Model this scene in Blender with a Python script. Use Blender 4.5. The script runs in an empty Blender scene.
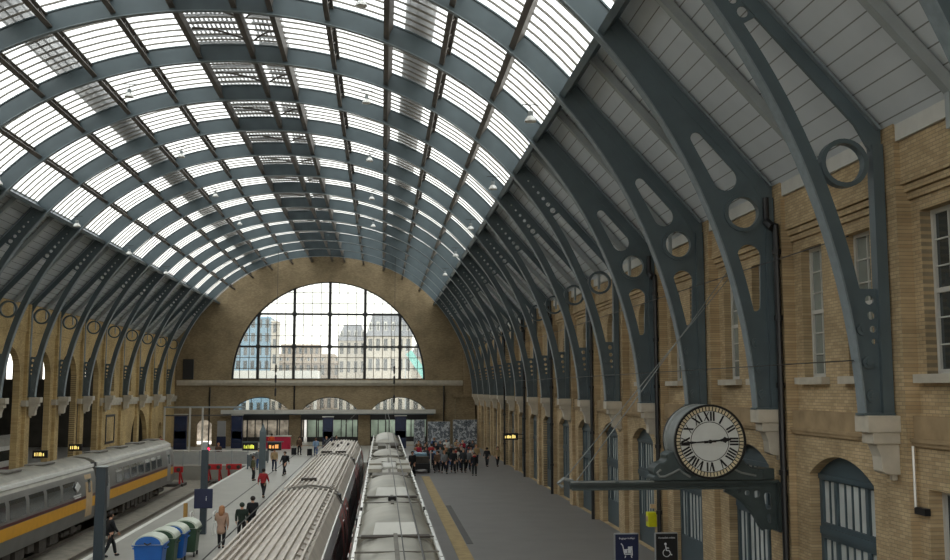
import bpy, bmesh, math, random
from mathutils import Vector, Matrix
from mathutils.geometry import delaunay_2d_cdt
random.seed(7)
PI = math.pi
SC = bpy.context.scene
COL = SC.collection
XC, ZC, RI, RO = -6.42, 5.2, 16.5, 17.3          # roof arch: centre, inner and outer radius
Y0, BAY = 20.35, 6.1                             # first arch in view and arch spacing
YF = 117.5                                       # far gable wall
YB = -34.0                                       # where the shed is cut off behind the camera
KS = list(range(-1, 16))
def yk(k): return Y0 + BAY * k

# ------------------------------------------------------------------ helpers
def inside(x, y, poly):
    c = False; j = len(poly) - 1
    for i in range(len(poly)):
        xi, yi = poly[i][0], poly[i][1]; xj, yj = poly[j][0], poly[j][1]
        if (yi > y) != (yj > y) and x < (xj - xi) * (y - yi) / (yj - yi) + xi: c = not c
        j = i
    return c
class MB:
    def __init__(s): s.v = []; s.f = []; s.sm = False
    def add(s, vs, fs):
        n = len(s.v); s.v += [tuple(v) for v in vs]; s.f += [tuple(i + n for i in f) for f in fs]; return s
    def box(s, x0, x1, y0, y1, z0, z1):
        x0, x1 = min(x0, x1), max(x0, x1); y0, y1 = min(y0, y1), max(y0, y1); z0, z1 = min(z0, z1), max(z0, z1)
        return s.add([(x, y, z) for z in (z0, z1) for y in (y0, y1) for x in (x0, x1)],
                     [(0, 2, 3, 1), (4, 5, 7, 6), (0, 1, 5, 4), (2, 6, 7, 3), (0, 4, 6, 2), (1, 3, 7, 5)])
    def beam(s, p, q, w, h, up=(0, 0, 1)):
        p, q = Vector(p), Vector(q); d = (q - p).normalized(); u = Vector(up)
        if abs(d.dot(u)) > .99: u = Vector((1, 0, 0)) if abs(d.x) < .9 else Vector((0, 1, 0))
        a = d.cross(u).normalized(); b = a.cross(d).normalized()
        c = [(i * w / 2, j * h / 2) for i, j in ((-1, -1), (1, -1), (1, 1), (-1, 1))]
        return s.add([p + a * i + b * j for i, j in c] + [q + a * i + b * j for i, j in c],
                     [(3, 2, 1, 0), (4, 5, 6, 7), (0, 1, 5, 4), (1, 2, 6, 5), (2, 3, 7, 6), (3, 0, 4, 7)])
    def tube(s, pts, r, seg=8, closed=False):
        pts = [Vector(p) for p in pts]; n = len(pts); vs = []; fs = []
        rr = r if isinstance(r, (list, tuple)) else [r] * n
        ref = None
        for i, p in enumerate(pts):
            if closed: d = pts[(i + 1) % n] - pts[i - 1]
            else: d = pts[min(i + 1, n - 1)] - pts[max(i - 1, 0)]
            d.normalize()
            if ref is None: ref = Vector((0, 0, 1)) if abs(d.z) < .9 else Vector((1, 0, 0))
            a = d.cross(ref).normalized(); b = a.cross(d).normalized(); ref = b
            for j in range(seg):
                t = 2 * PI * j / seg; vs.append(p + (a * math.cos(t) + b * math.sin(t)) * rr[i])
        for i in range(n if closed else n - 1):
            for j in range(seg):
                k = (i + 1) % n
                fs.append((i * seg + j, i * seg + (j + 1) % seg, k * seg + (j + 1) % seg, k * seg + j))
        if not closed:
            fs.append(tuple(range(seg - 1, -1, -1))); fs.append(tuple((n - 1) * seg + j for j in range(seg)))
        return s.add(vs, fs)
    def cyl(s, p, q, r, seg=16): return s.tube([p, q], r, seg)
    def plate(s, outer, holes, fn, depth):
        """2D outline with holes -> solid plate; fn(u,v,w) maps to 3D, w runs 0..depth"""
        loops = [outer] + list(holes); vs = []; es = []; L = []
        for lp in loops:
            n0 = len(vs); vs += [Vector(p) for p in lp]; m = len(lp)
            es += [(n0 + i, n0 + (i + 1) % m) for i in range(m)]
        r = delaunay_2d_cdt(vs, es, [], 0, 1e-5)
        V = r[0]; n = len(V); F = []
        for f in r[2]:
            cx = sum(V[i][0] for i in f) / len(f); cy = sum(V[i][1] for i in f) / len(f)
            if inside(cx, cy, outer) and not any(inside(cx, cy, h) for h in holes): F.append(list(f))
        cnt = {}
        for f in F:
            for i in range(len(f)):
                a, b = f[i], f[(i + 1) % len(f)]; cnt[(a, b)] = 1
        out = [fn(v[0], v[1], 0) for v in V] + [fn(v[0], v[1], depth) for v in V]
        fs = [tuple(reversed(f)) for f in F] + [tuple(i + n for i in f) for f in F]
        for (a, b) in cnt:
            if (b, a) not in cnt: fs.append((a, b, b + n, a + n))
        return s.add(out, fs)
    def loft(s, secs, caps=True):
        m = len(secs[0]); vs = [p for q in secs for p in q]; fs = []
        for i in range(len(secs) - 1):
            for j in range(m):
                fs.append((i * m + j, i * m + (j + 1) % m, (i + 1) * m + (j + 1) % m, (i + 1) * m + j))
        if caps: fs.append(tuple(range(m - 1, -1, -1))); fs.append(tuple((len(secs) - 1) * m + j for j in range(m)))
        return s.add(vs, fs)
    def lathe(s, prof, c, axis='z', seg=24):
        vs = []; fs = []; n = len(prof); c = Vector(c)
        for r, h in prof:
            for j in range(seg):
                t = 2 * PI * j / seg; a, b = r * math.cos(t), r * math.sin(t)
                vs.append(c + (Vector((a, b, h)) if axis == 'z' else Vector((a, h, b)) if axis == 'y' else Vector((h, a, b))))
        for i in range(n - 1):
            for j in range(seg): fs.append((i * seg + j, i * seg + (j + 1) % seg, (i + 1) * seg + (j + 1) % seg, (i + 1) * seg + j))
        fs.append(tuple(range(seg))); fs.append(tuple((n - 1) * seg + j for j in range(seg)))
        return s.add(vs, fs)
    def obj(s, name, mat, parent=None, smooth=False, bevel=0):
        me = bpy.data.meshes.new(name); me.from_pydata(s.v, [], s.f); me.update()
        bm = bmesh.new(); bm.from_mesh(me); bmesh.ops.recalc_face_normals(bm, faces=bm.faces); bm.to_mesh(me); bm.free()
        me.materials.append(mat)
        if smooth:
            me.polygons.foreach_set('use_smooth', [True] * len(me.polygons))
            try: me.set_sharp_from_angle(angle=math.radians(smooth if smooth > 1 else 40))
            except Exception: pass
        o = bpy.data.objects.new(name, me); COL.objects.link(o)
        if parent: o.parent = parent
        if bevel:
            b = o.modifiers.new('bevel', 'BEVEL'); b.width = bevel; b.segments = 2; b.limit_method = 'ANGLE'
        return o

def tag(o, label=None, cat=None, group=None, kind=None):
    if label: o['label'] = label
    if cat: o['category'] = cat
    if group: o['group'] = group
    if kind: o['kind'] = kind
    return o
def thing(name, label, cat, loc=(0, 0, 0), rz=0, group=None):
    o = bpy.data.objects.new(name, None); COL.objects.link(o); o.empty_display_size = .2
    o.location = loc; o.rotation_euler = (0, 0, rz); return tag(o, label, cat, group)
def struct(name, mb, m, label=None, smooth=False, parent=None):
    o = mb.obj(name, m, parent, smooth)
    if parent is None:
        o['kind'] = 'structure'
        if label: o['label'] = label
    return o
def copy_tree(o, parent=None):
    c = o.copy(); COL.objects.link(c); c.parent = parent
    for ch in [x for x in KIDS.get(o.name, [])]: copy_tree(ch, c)
    return c
KIDS = {}
def index_kids():
    KIDS.clear()
    for o in COL.objects:
        if o.parent: KIDS.setdefault(o.parent.name, []).append(o)
def orient(root, loc, rz=0):
    root.location = loc; root.rotation_euler = (0, 0, rz)

# ------------------------------------------------------------------ materials
def hexc(r, g, b):
    f = lambda c: ((c / 255 + .055) / 1.055) ** 2.4 if c > 10 else c / 255 / 12.92
    return (f(r), f(g), f(b), 1)
def nt(name):
    m = bpy.data.materials.new(name); m.use_nodes = True; t = m.node_tree
    return m, t, t.nodes['Principled BSDF']
def mat(name, c, rough=.6, metal=0, var=.12, scale=3, bump=0, spec=.4, coord='Object'):
    m, t, b = nt(name); c = hexc(*c) if max(c) > 1 else (*c, 1)
    tc = t.nodes.new('ShaderNodeTexCoord'); no = t.nodes.new('ShaderNodeTexNoise'); no.inputs['Scale'].default_value = scale
    no.inputs['Detail'].default_value = 4
    t.links.new(tc.outputs[coord], no.inputs['Vector'])
    mx = t.nodes.new('ShaderNodeMix'); mx.data_type = 'RGBA'
    mx.inputs['A'].default_value = tuple(x * (1 - var) for x in c[:3]) + (1,)
    mx.inputs['B'].default_value = tuple(min(1, x * (1 + var)) for x in c[:3]) + (1,)
    cr = t.nodes.new('ShaderNodeMapRange'); cr.inputs['From Min'].default_value = .3; cr.inputs['From Max'].default_value = .7
    t.links.new(no.outputs['Fac'], cr.inputs['Value']); t.links.new(cr.outputs[0], mx.inputs['Factor'])
    t.links.new(mx.outputs['Result'], b.inputs['Base Color'])
    b.inputs['Roughness'].default_value = rough; b.inputs['Metallic'].default_value = metal
    b.inputs['Specular IOR Level'].default_value = spec
    if bump:
        bp = t.nodes.new('ShaderNodeBump'); bp.inputs['Strength'].default_value = bump; bp.inputs['Distance'].default_value = .02
        t.links.new(no.outputs['Fac'], bp.inputs['Height']); t.links.new(bp.outputs[0], b.inputs['Normal'])
    return m
def brick(name, axis, c1, c2, mortar, stain=.35):
    m, t, b = nt(name); N = t.nodes; K = t.links
    tc = N.new('ShaderNodeTexCoord'); sp = N.new('ShaderNodeSeparateXYZ'); cb = N.new('ShaderNodeCombineXYZ')
    K.new(tc.outputs['Object'], sp.inputs[0]); K.new(sp.outputs[axis], cb.inputs['X']); K.new(sp.outputs['Z'], cb.inputs['Y'])
    br = N.new('ShaderNodeTexBrick'); br.inputs['Scale'].default_value = 1; br.inputs['Brick Width'].default_value = .235
    br.inputs['Row Height'].default_value = .078; br.inputs['Mortar Size'].default_value = .008; br.inputs['Mortar Smooth'].default_value = .3
    br.inputs['Color1'].default_value = hexc(*c1); br.inputs['Color2'].default_value = hexc(*c2); br.inputs['Mortar'].default_value = hexc(*mortar)
    K.new(cb.outputs[0], br.inputs['Vector'])
    no = N.new('ShaderNodeTexNoise'); no.inputs['Scale'].default_value = .55; no.inputs['Detail'].default_value = 7; no.inputs['Roughness'].default_value = .65
    K.new(tc.outputs['Object'], no.inputs['Vector'])
    mr = N.new('ShaderNodeMapRange'); mr.inputs['From Min'].default_value = .3; mr.inputs['From Max'].default_value = .68
    mr.inputs['To Min'].default_value = 1 - stain; mr.inputs['To Max'].default_value = 1.12
    K.new(no.outputs['Fac'], mr.inputs['Value'])
    mx = N.new('ShaderNodeMix'); mx.data_type = 'RGBA'; mx.blend_type = 'MULTIPLY'; mx.inputs['Factor'].default_value = 1
    K.new(br.outputs['Color'], mx.inputs['A']); K.new(mr.outputs[0], mx.inputs['B']); K.new(mx.outputs['Result'], b.inputs['Base Color'])
    bp = N.new('ShaderNodeBump'); bp.inputs['Strength'].default_value = .4; bp.inputs['Distance'].default_value = .01; bp.invert = True
    K.new(br.outputs['Fac'], bp.inputs['Height']); K.new(bp.outputs[0], b.inputs['Normal'])
    b.inputs['Roughness'].default_value = .9; b.inputs['Specular IOR Level'].default_value = .15
    return m
def stripes(name, c1, c2, axis, period, duty, rough=.6, slope=None):
    """thin dark joints every `period` metres along an axis (or along a slope direction)"""
    m, t, b = nt(name); N = t.nodes; K = t.links
    tc = N.new('ShaderNodeTexCoord'); dt = N.new('ShaderNodeVectorMath'); dt.operation = 'DOT_PRODUCT'
    K.new(tc.outputs['Object'], dt.inputs[0]); dt.inputs[1].default_value = axis
    dv = N.new('ShaderNodeMath'); dv.operation = 'DIVIDE'; dv.inputs[1].default_value = period; K.new(dt.outputs['Value'], dv.inputs[0])
    fr = N.new('ShaderNodeMath'); fr.operation = 'FRACT'; K.new(dv.outputs[0], fr.inputs[0])
    gt = N.new('ShaderNodeMath'); gt.operation = 'LESS_THAN'; gt.inputs[1].default_value = duty; K.new(fr.outputs[0], gt.inputs[0])
    no = N.new('ShaderNodeTexNoise'); no.inputs['Scale'].default_value = .8; no.inputs['Detail'].default_value = 5
    K.new(tc.outputs['Object'], no.inputs['Vector'])
    m0 = N.new('ShaderNodeMix'); m0.data_type = 'RGBA'; h = hexc(*c1)
    m0.inputs['A'].default_value = tuple(x * .82 for x in h[:3]) + (1,); m0.inputs['B'].default_value = tuple(min(1, x * 1.12) for x in h[:3]) + (1,)
    K.new(no.outputs['Fac'], m0.inputs['Factor'])
    m1 = N.new('ShaderNodeMix'); m1.data_type = 'RGBA'; K.new(gt.outputs[0], m1.inputs['Factor'])
    K.new(m0.outputs['Result'], m1.inputs['A']); m1.inputs['B'].default_value = hexc(*c2)
    K.new(m1.outputs['Result'], b.inputs['Base Color']); b.inputs['Roughness'].default_value = rough; b.inputs['Specular IOR Level'].default_value = .3
    return m
def glass(name, tr=.62, c=(.95, .97, .97), diff=(.75, .77, .76), rough=.15):
    m, t, b = nt(name); N = t.nodes; K = t.links; N.remove(b)
    out = [n for n in N if n.type == 'OUTPUT_MATERIAL'][0]
    a = N.new('ShaderNodeBsdfTransparent'); a.inputs[0].default_value = (*c, 1)
    d = N.new('ShaderNodeBsdfTranslucent'); d.inputs[0].default_value = (*diff, 1)
    g = N.new('ShaderNodeBsdfGlossy'); g.inputs['Roughness'].default_value = rough
    m1 = N.new('ShaderNodeMixShader'); m1.inputs[0].default_value = 1 - tr; K.new(a.outputs[0], m1.inputs[1]); K.new(d.outputs[0], m1.inputs[2])
    m2 = N.new('ShaderNodeMixShader'); m2.inputs[0].default_value = .06; K.new(m1.outputs[0], m2.inputs[1]); K.new(g.outputs[0], m2.inputs[2])
    K.new(m2.outputs[0], out.inputs['Surface']); return m
def perforated(name, c, pu, pv, du, dv):
    """walkway grating: open slots pu x pv metres with solid shares du, dv; laid out in X and Y"""
    m, t, b = nt(name); N = t.nodes; K = t.links
    tc = N.new('ShaderNodeTexCoord'); sp = N.new('ShaderNodeSeparateXYZ'); K.new(tc.outputs['Object'], sp.inputs[0])
    hs = []
    for ax, p, d in (('X', pu, du), ('Y', pv, dv)):
        dvn = N.new('ShaderNodeMath'); dvn.operation = 'DIVIDE'; dvn.inputs[1].default_value = p; K.new(sp.outputs[ax], dvn.inputs[0])
        fr = N.new('ShaderNodeMath'); fr.operation = 'FRACT'; K.new(dvn.outputs[0], fr.inputs[0])
        lt = N.new('ShaderNodeMath'); lt.operation = 'LESS_THAN'; lt.inputs[1].default_value = d; K.new(fr.outputs[0], lt.inputs[0]); hs.append(lt)
    mx = N.new('ShaderNodeMath'); mx.operation = 'MAXIMUM'; K.new(hs[0].outputs[0], mx.inputs[0]); K.new(hs[1].outputs[0], mx.inputs[1])
    K.new(mx.outputs[0], b.inputs['Alpha']); b.inputs['Base Color'].default_value = hexc(*c); b.inputs['Roughness'].default_value = .6
    return m
def emit(name, c, s):
    m, t, b = nt(name); b.inputs['Base Color'].default_value = hexc(*c); b.inputs['Emission Color'].default_value = hexc(*c)
    b.inputs['Emission Strength'].default_value = s; return m

M = {}
M['brickR'] = brick('yellow_stock_brick_side', 'Y', (200, 177, 140), (178, 154, 119), (150, 136, 112))
M['brickF'] = brick('grey_stock_brick_gable', 'X', (164, 146, 116), (145, 128, 101), (120, 108, 88), .3)
M['brickL'] = brick('warm_lit_stock_brick_left', 'Y', (208, 182, 132), (186, 160, 112), (146, 128, 98), .3)  # warm lamp light on the lower wall put into the whole brick colour
M['stone'] = mat('pale_stone', (188, 180, 164), .85, var=.12, scale=2.5, bump=.15)
M['stonedark'] = mat('brown_band_stone', (158, 136, 104), .85, var=.2, scale=2, bump=.2)
M['iron'] = mat('blue_grey_iron_paint', (82, 95, 100), .42, var=.12, scale=1.2, spec=.5)
M['iron2'] = mat('rafter_grey_paint', (152, 158, 158), .45, var=.1, scale=1.2)
M['flange'] = mat('lit_flange_paint', (122, 133, 138), .4, var=.12, scale=6, spec=.5)  # paler than the arch iron; light on the flange edges put into the colour
M['purlin'] = mat('brown_grey_purlin_paint', (96, 90, 84), .55, var=.15, scale=2)
M['bar'] = mat('glazing_bar_paint', (120, 116, 108), .5, var=.1)
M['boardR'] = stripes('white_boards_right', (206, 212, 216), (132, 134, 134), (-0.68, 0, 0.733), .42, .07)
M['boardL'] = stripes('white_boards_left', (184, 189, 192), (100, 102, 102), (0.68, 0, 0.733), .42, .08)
M['white'] = mat('white_paint', (196, 194, 186), .5, var=.05)
M['black'] = mat('black_iron', (26, 26, 28), .4, var=.1, spec=.5)
M['doorp'] = mat('blue_grey_door_paint', (70, 84, 90), .45, var=.1, scale=1)
M['pane'] = mat('window_pane', (196, 200, 196), .12, var=.25, scale=.7, spec=.8)
M['panemid'] = mat('grey_green_window_pane', (128, 134, 128), .1, var=.35, scale=.9, spec=.9)
M['panedark'] = mat('dark_window_pane', (52, 60, 62), .08, var=.4, scale=.9, spec=.9)
M['floorR'] = mat('platform_tarmac', (116, 113, 110), .5, var=.08, scale=.7, bump=.03)
M['floorL'] = mat('platform_paving', (146, 143, 134), .42, var=.08, scale=.8, bump=.03)
M['bed'] = mat('track_bed_concrete', (124, 118, 106), .9, var=.25, scale=3, bump=.5)
M['rail'] = mat('rail_steel', (120, 112, 104), .35, .8, var=.15, scale=4)
M['yellowline'] = mat('worn_yellow_paving', (164, 142, 98), .7, var=.2, scale=2.5)
M['whiteline'] = mat('white_edge_paint', (206, 204, 196), .6, var=.1, scale=3)
M['greyline'] = mat('dark_drain', (84, 82, 80), .7)
M['roofglass'] = glass('frosted_roof_glass', .68)
M['clear'] = glass('clear_window_glass', .93, diff=(.8, .8, .8))
M['grate'] = perforated('brown_grating', (104, 84, 80), .19, .85, .42, .3)
M['deck'] = perforated('walkway_deck', (92, 92, 88), .3, .09, .14, .72)

# ------------------------------------------------------------------ camera and light
cam = bpy.data.cameras.new('camera'); co = bpy.data.objects.new('camera', cam); COL.objects.link(co); SC.camera = co
cam.sensor_width = 36; cam.lens = 1000 / 950 * 36; cam.clip_end = 900
PH = math.atan(109 / 1000); TH = math.atan(93 * math.cos(PH) / 1000)
co.location = (0, 0, 6.5); co.rotation_euler = (PI / 2 + PH, 0, -TH)
w = bpy.data.worlds.new('overcast_sky'); SC.world = w; w.use_nodes = True; wt = w.node_tree
bg = wt.nodes['Background']; tcw = wt.nodes.new('ShaderNodeTexCoord'); spw = wt.nodes.new('ShaderNodeSeparateXYZ')
rw = wt.nodes.new('ShaderNodeValToRGB'); rw.color_ramp.elements[0].position = 0; rw.color_ramp.elements[0].color = (.90, .86, .77, 1)
rw.color_ramp.elements[1].position = .45; rw.color_ramp.elements[1].color = (.97, 1, 1, 1)
wt.links.new(tcw.outputs['Generated'], spw.inputs[0]); wt.links.new(spw.outputs['Z'], rw.inputs['Fac']); wt.links.new(rw.outputs[0], bg.inputs['Color'])
bg.inputs['Strength'].default_value = 2.65
SC.view_settings.view_transform = 'Standard'; SC.view_settings.look = 'None'; SC.view_settings.gamma = 1
SC.view_settings.exposure = 0.0
SC.cycles.use_denoising = True; SC.cycles.max_bounces = 6; SC.cycles.diffuse_bounces = 4; SC.cycles.transparent_max_bounces = 16
SC.cycles.caustics_reflective = False; SC.cycles.caustics_refractive = False; SC.cycles.sample_clamp_indirect = 6

def P(u, z): return (XC + u, z)       # section coordinates
def flat(a):                          # the crown is slightly flatter than a true circle
    t = max(0, min(1, (min(a, 180 - a) - 46) / 44)); return .45 * t * t * (3 - 2 * t)
def polar(r, a): r -= flat(a); return (r * math.cos(math.radians(a)), ZC + r * math.sin(math.radians(a)))
ORD = ['first', 'second', 'third', 'fourth', 'fifth', 'sixth', 'seventh', 'eighth', 'ninth', 'tenth', 'eleventh', 'twelfth', 'thirteenth', 'fourteenth', 'fifteenth', 'sixteenth', 'seventeenth', 'eighteenth']

# ------------------------------------------------------------------ roof arches
TANG = 42.4
TU, TZ = polar(RO, TANG)                    # tangent point of the straight rafter
WU, WZ = 17.12, 12.1                        # where the rafter meets the wall
dn = Vector((TZ - WZ, 0, WU - TU)).normalized() # dummy, outward normal of chord
sd = Vector((TU - WU, TZ - WZ)).normalized(); sn = Vector((sd.y, -sd.x)) * -1
if sn.x > 0: sn = -sn                       # inward/down normal
def chord_pt(t, off): p = Vector((WU, WZ)).lerp(Vector((TU, TZ)), t) + sn * off; return (p.x, p.y)
AR = 16.86                                  # outer radius of the arch plate below the glazing
def circ(c, r, n=20): return [(c[0] + r * math.cos(2 * PI * i / n), c[1] + r * math.sin(2 * PI * i / n)) for i in range(n)]
def capsule(a, ra, b, rb, n=10):
    a, b = Vector(a), Vector(b); d = (b - a).normalized(); an = math.atan2(d.y, d.x); o = []
    for i in range(n + 1): t = an + PI / 2 + PI * i / n; o.append((a.x + ra * math.cos(t), a.y + ra * math.sin(t)))
    for i in range(n + 1): t = an - PI / 2 + PI * i / n; o.append((b.x + rb * math.cos(t), b.y + rb * math.sin(t)))
    return o
def arc_pts(r, a0, a1, n): return [polar(r, a0 + (a1 - a0) * i / n) for i in range(n + 1)]
FOOT = math.degrees(math.asin((5.95 - ZC) / RI)); FOOTO = math.degrees(math.asin((5.95 - ZC) / AR))
RING = (16.27, 11.33)
def side_shapes(sgn, slotted):
    fn = lambda th: (lambda u, v, w: (sgn * u, w - th / 2, v))
    arch = None
    rafter = MB().plate([(WU, WZ), (TU, TZ), chord_pt(1, .0), chord_pt(.97, .36), chord_pt(.0, .36), (WU - .02, WZ - .55), (WU, WZ - .55)][:2] + [chord_pt(1, .36), chord_pt(.07, .36), (WU - .24, WZ - .5), (WU, WZ - .5)], [], fn(.1), .1)
    up = MB().box(sgn * 16.88, sgn * 17.12, -.13, .13, 5.95, 11.75)
    ring = MB(); n = 28
    for ri, ro, h in ((.43, .53, .12),):
        ring.plate(circ(RING, ro, n), [circ(RING, ri, n)], fn(.22), .22)
    if slotted:
        out = arc_pts(AR - .05, FOOTO, TANG, 26) + [chord_pt(.93, .3), chord_pt(.5, .3), chord_pt(.04, .3), (16.9, 11.7), (16.9, 5.95)]
        holes = [circ(RING, .45, 24), capsule((15.02, 13.4), .17, (15.80, 12.28), .34), capsule((16.42, 10.12), .33, (16.56, 8.75), .14)]
        pan = MB().plate(out, holes, fn(.07), .07)
    low = MB()
    if not slotted:
        pan = MB()
        # pierced wedge at the top, between arch and rafter
        a_end = 33.0
        out = arc_pts(AR - .05, a_end, TANG - .2, 10) + [chord_pt(.96, .3), chord_pt(.8, .3), chord_pt(.56, .3)]
        hs = []; 
        for i, rr in enumerate((.13, .10, .085, .07, .055, .045)):
            t = .60 + .055 * i + .012 * i * 0
            pc = Vector(chord_pt(t, .36)); ang = math.degrees(math.atan2(pc.y - ZC, pc.x)); pa = Vector(polar(AR, ang))
            q = (pc + pa) / 2; hs.append(circ((q.x, q.y), rr, 14))
        pan.plate(out, hs, fn(.06), .06)
        # pierced plate low down, between arch and upright
        out = [polar(AR - .05, math.degrees(math.asin((z - ZC) / (AR - .05)))) for z in (5.95, 6.4, 6.9, 7.4, 7.9, 8.4, 8.62)] + [(16.92, 8.62), (16.92, 5.95)]
        hs = []
        for z, rr in ((8.38, .10), (8.05, .09), (7.76, .075), (7.5, .06)):
            ua = math.sqrt((AR) ** 2 - (z - ZC) ** 2); hs.append(circ(((ua + 16.88) / 2 , z), min(rr, (16.88 - ua) / 2 - .02), 12))
        low.plate(out, hs, fn(.06), .06)
    rf = MB(); n_ = sn * .02
    rf.beam((sgn * (WU - .05 + n_.x), 0, WZ + n_.y), (sgn * (TU + n_.x), 0, TZ + n_.y), .36, .06)
    d = dict(straight_rafter=rafter, rafter_flange=rf, upright=up, spandrel_ring=ring, pierced_spandrel=pan)
    if low.v: d['pierced_foot_plate'] = low
    for i, z in enumerate((6.35, 7.05, 7.75)):
        ua = math.sqrt(16.72 ** 2 - (z - ZC) ** 2)
        d['b%d' % i] = MB().lathe([(.05, -.12), (.06, -.12), (.06, -.09), (.13, -.085), (.13, .085), (.06, .09), (.06, .12), (.05, .12)], (sgn * ua, 0, z), 'y', 12)
    return d
def FW(u): return .11 if abs(u) < 12.3 else .17
def make_arch(slot_right):
    r = thing('roof_arch', 'x', 'roof arch', (0, 0, 0))
    fn = lambda u, v, w: (u, w - .04, v)
    g = MB()
    a0, a1 = FOOT, 180 - FOOT
    inner = arc_pts(RI, FOOT, 180 - FOOT, 90)
    outer = arc_pts(AR, 180 - FOOTO, 138, 26) + arc_pts(RO, 137.6, 42.4, 56) + arc_pts(AR, 42, FOOTO, 26)
    g.plate(inner + outer, [], fn, .08)
    g.obj('arch_web', M['iron'], r)
    fl = MB(); pts = arc_pts(RI, FOOT, 180 - FOOT, 90); N = len(pts)
    vs = []; 
    for (u, z) in pts:
        d = Vector((u, z - ZC)).normalized()
        for rr, y in ((RI - .025, -FW(u)), (RI - .025, FW(u)), (RI + .015, FW(u)), (RI + .015, -FW(u))): vs.append((u + d.x * (rr - RI), y, z + d.y * (rr - RI)))
    fs = []
    for i in range(N - 1):
        for j in range(4): fs.append((i * 4 + j, i * 4 + (j + 1) % 4, i * 4 + 4 + (j + 1) % 4, i * 4 + 4 + j))
    fl.add(vs, fs + [(0, 1, 2, 3), ((N - 1) * 4 + 3, (N - 1) * 4 + 2, (N - 1) * 4 + 1, (N - 1) * 4)])
    fl.obj('soffit_flange', M['flange'], r)
    tf = MB(); pts = arc_pts(RO, 42.4, 137.6, 56); N = len(pts); vs = []
    for (u, z) in pts:
        d = Vector((u, z - ZC)).normalized()
        for rr, y in ((RO - .05, -.1), (RO - .05, .1), (RO, .1), (RO, -.1)): vs.append((u + d.x * (rr - RO), y, z + d.y * (rr - RO)))
    fs = []
    for i in range(N - 1):
        for j in range(4): fs.append((i * 4 + j, i * 4 + (j + 1) % 4, i * 4 + 4 + (j + 1) % 4, i * 4 + 4 + j))
    tf.add(vs, fs).obj('top_flange', M['iron'], r)
    for sgn in (1, -1):
        for nm, mb in side_shapes(sgn, slot_right and sgn == 1).items():
            mb.obj('round_boss' if len(nm) == 2 else nm, M['flange'] if nm == 'rafter_flange' else M['iron'], r)
        MB().box(sgn * 16.42, sgn * 17.1, -.2, .2, 5.95, 6.0).obj('base_plate', M['iron'], r)
    return r
protoA, protoB = make_arch(False), make_arch(True)
index_kids()
usedA = usedB = False
for k in KS:
    slotted = k in (1, 2, 3)
    if slotted: r = protoB if not usedB else copy_tree(protoB); usedB = True
    else: r = protoA if not usedA else copy_tree(protoA); usedA = True
    r.location = (XC, yk(k), 0)
    n = 15 - k
    base = {-1: 'dark blue-grey iron roof arch overhead, its right rafter cutting the top right corner', 0: 'blue-grey iron roof arch with large open spandrel ring, just nearer than the wall clock',
            1: 'iron roof arch whose right foot stands beside the wall clock bracket, with oval slots', 2: 'iron roof arch with oval slots, its right foot directly behind the clock top',
            3: 'farthest of the iron roof arches whose right spandrel has oval slots'}
    r['label'] = base.get(k, 'dark blue-grey iron roof arch, %s counting from the far gable wall' % ORD[n])
    r['category'] = 'roof arch'; r['group'] = 'iron arches carrying the station roof'

# intermediate rafters under the boards
def board_pt(sgn, t, off):                     # off: below boards
    p = Vector((WU + .0, WZ + .02)).lerp(Vector((TU, TZ)), t) + sn * off
    return (XC + sgn * p.x, p.y)
proto = None
for sgn, side in ((1, 'right'), (-1, 'left')):
    for k in range(-2, 15):
        y = yk(k) + BAY / 2
        if proto is None or sgn != proto[0]:
            r = thing('secondary_rafter', 'x', 'rafter', (0, 0, 0))
            a, b = board_pt(sgn, .012, .14), board_pt(sgn, .99, .14)
            MB().beam((a[0], 0, a[1]), (b[0], 0, b[1]), .22, .24).obj('timber_beam', M['iron2'], r)
            MB().box(a[0] - .1, a[0] + .0, -.08, .08, a[1] - .75, a[1] + .02).obj('foot_bracket', M['iron2'], r)
            proto = (sgn, r); index_kids()
        else: r = copy_tree(proto[1])
        r.location = (0, y, 0)
        r['label'] = ('pale grey rafter under the %s-hand white boards, %s bay from the far gable wall' % (side, ORD[14 - k]))
        r['category'] = 'rafter'; r['group'] = 'rafters under the %s-hand boards' % side

# ceiling: boards and glass
for sgn, side in ((1, 'right'), (-1, 'left')):
    a, b = board_pt(sgn, -.06, -.03), board_pt(sgn, 1.0, -.03); a2, b2 = board_pt(sgn, -.06, -.1), board_pt(sgn, 1.0, -.1)
    mb = MB().add([(a[0], YB, a[1]), (b[0], YB, b[1]), (b2[0], YB, b2[1]), (a2[0], YB, a2[1]), (a[0], YF, a[1]), (b[0], YF, b[1]), (b2[0], YF, b2[1]), (a2[0], YF, a2[1])],
             [(0, 1, 2, 3), (7, 6, 5, 4), (0, 4, 5, 1), (1, 5, 6, 2), (2, 6, 7, 3), (3, 7, 4, 0)])
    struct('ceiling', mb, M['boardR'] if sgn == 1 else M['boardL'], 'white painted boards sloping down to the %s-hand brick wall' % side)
    e = MB().box(XC + sgn * 17.32 - .12, XC + sgn * 17.32 + .12, YB, YF, 11.72, 12.08)
    struct('trim', e, M['white'], 'white eaves board along the top of the %s-hand wall' % side)
PUR = [42, 50.1, 58.6, 66.9, 75.4, 83.3, 96.7, 104.6, 113.1, 121.4, 129.9, 138]
gl = MB(); ang = [42.4 + (137.6 - 42.4) * i / 48 for i in range(49)]
sec = [polar(RO + .03, a) for a in ang]
gl.add([(XC + u, y, z) for (u, z) in sec for y in (YB, YF)], [(2 * i, 2 * i + 1, 2 * i + 3, 2 * i + 2) for i in range(48)])
struct('ceiling', gl, M['roofglass'], 'curved glazed crown of the train shed roof')
gb = MB(); nb = 9
y = Y0 - BAY * 9
segs = [41.9 + (138.1 - 41.9) * i / 30 for i in range(31)]
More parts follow.
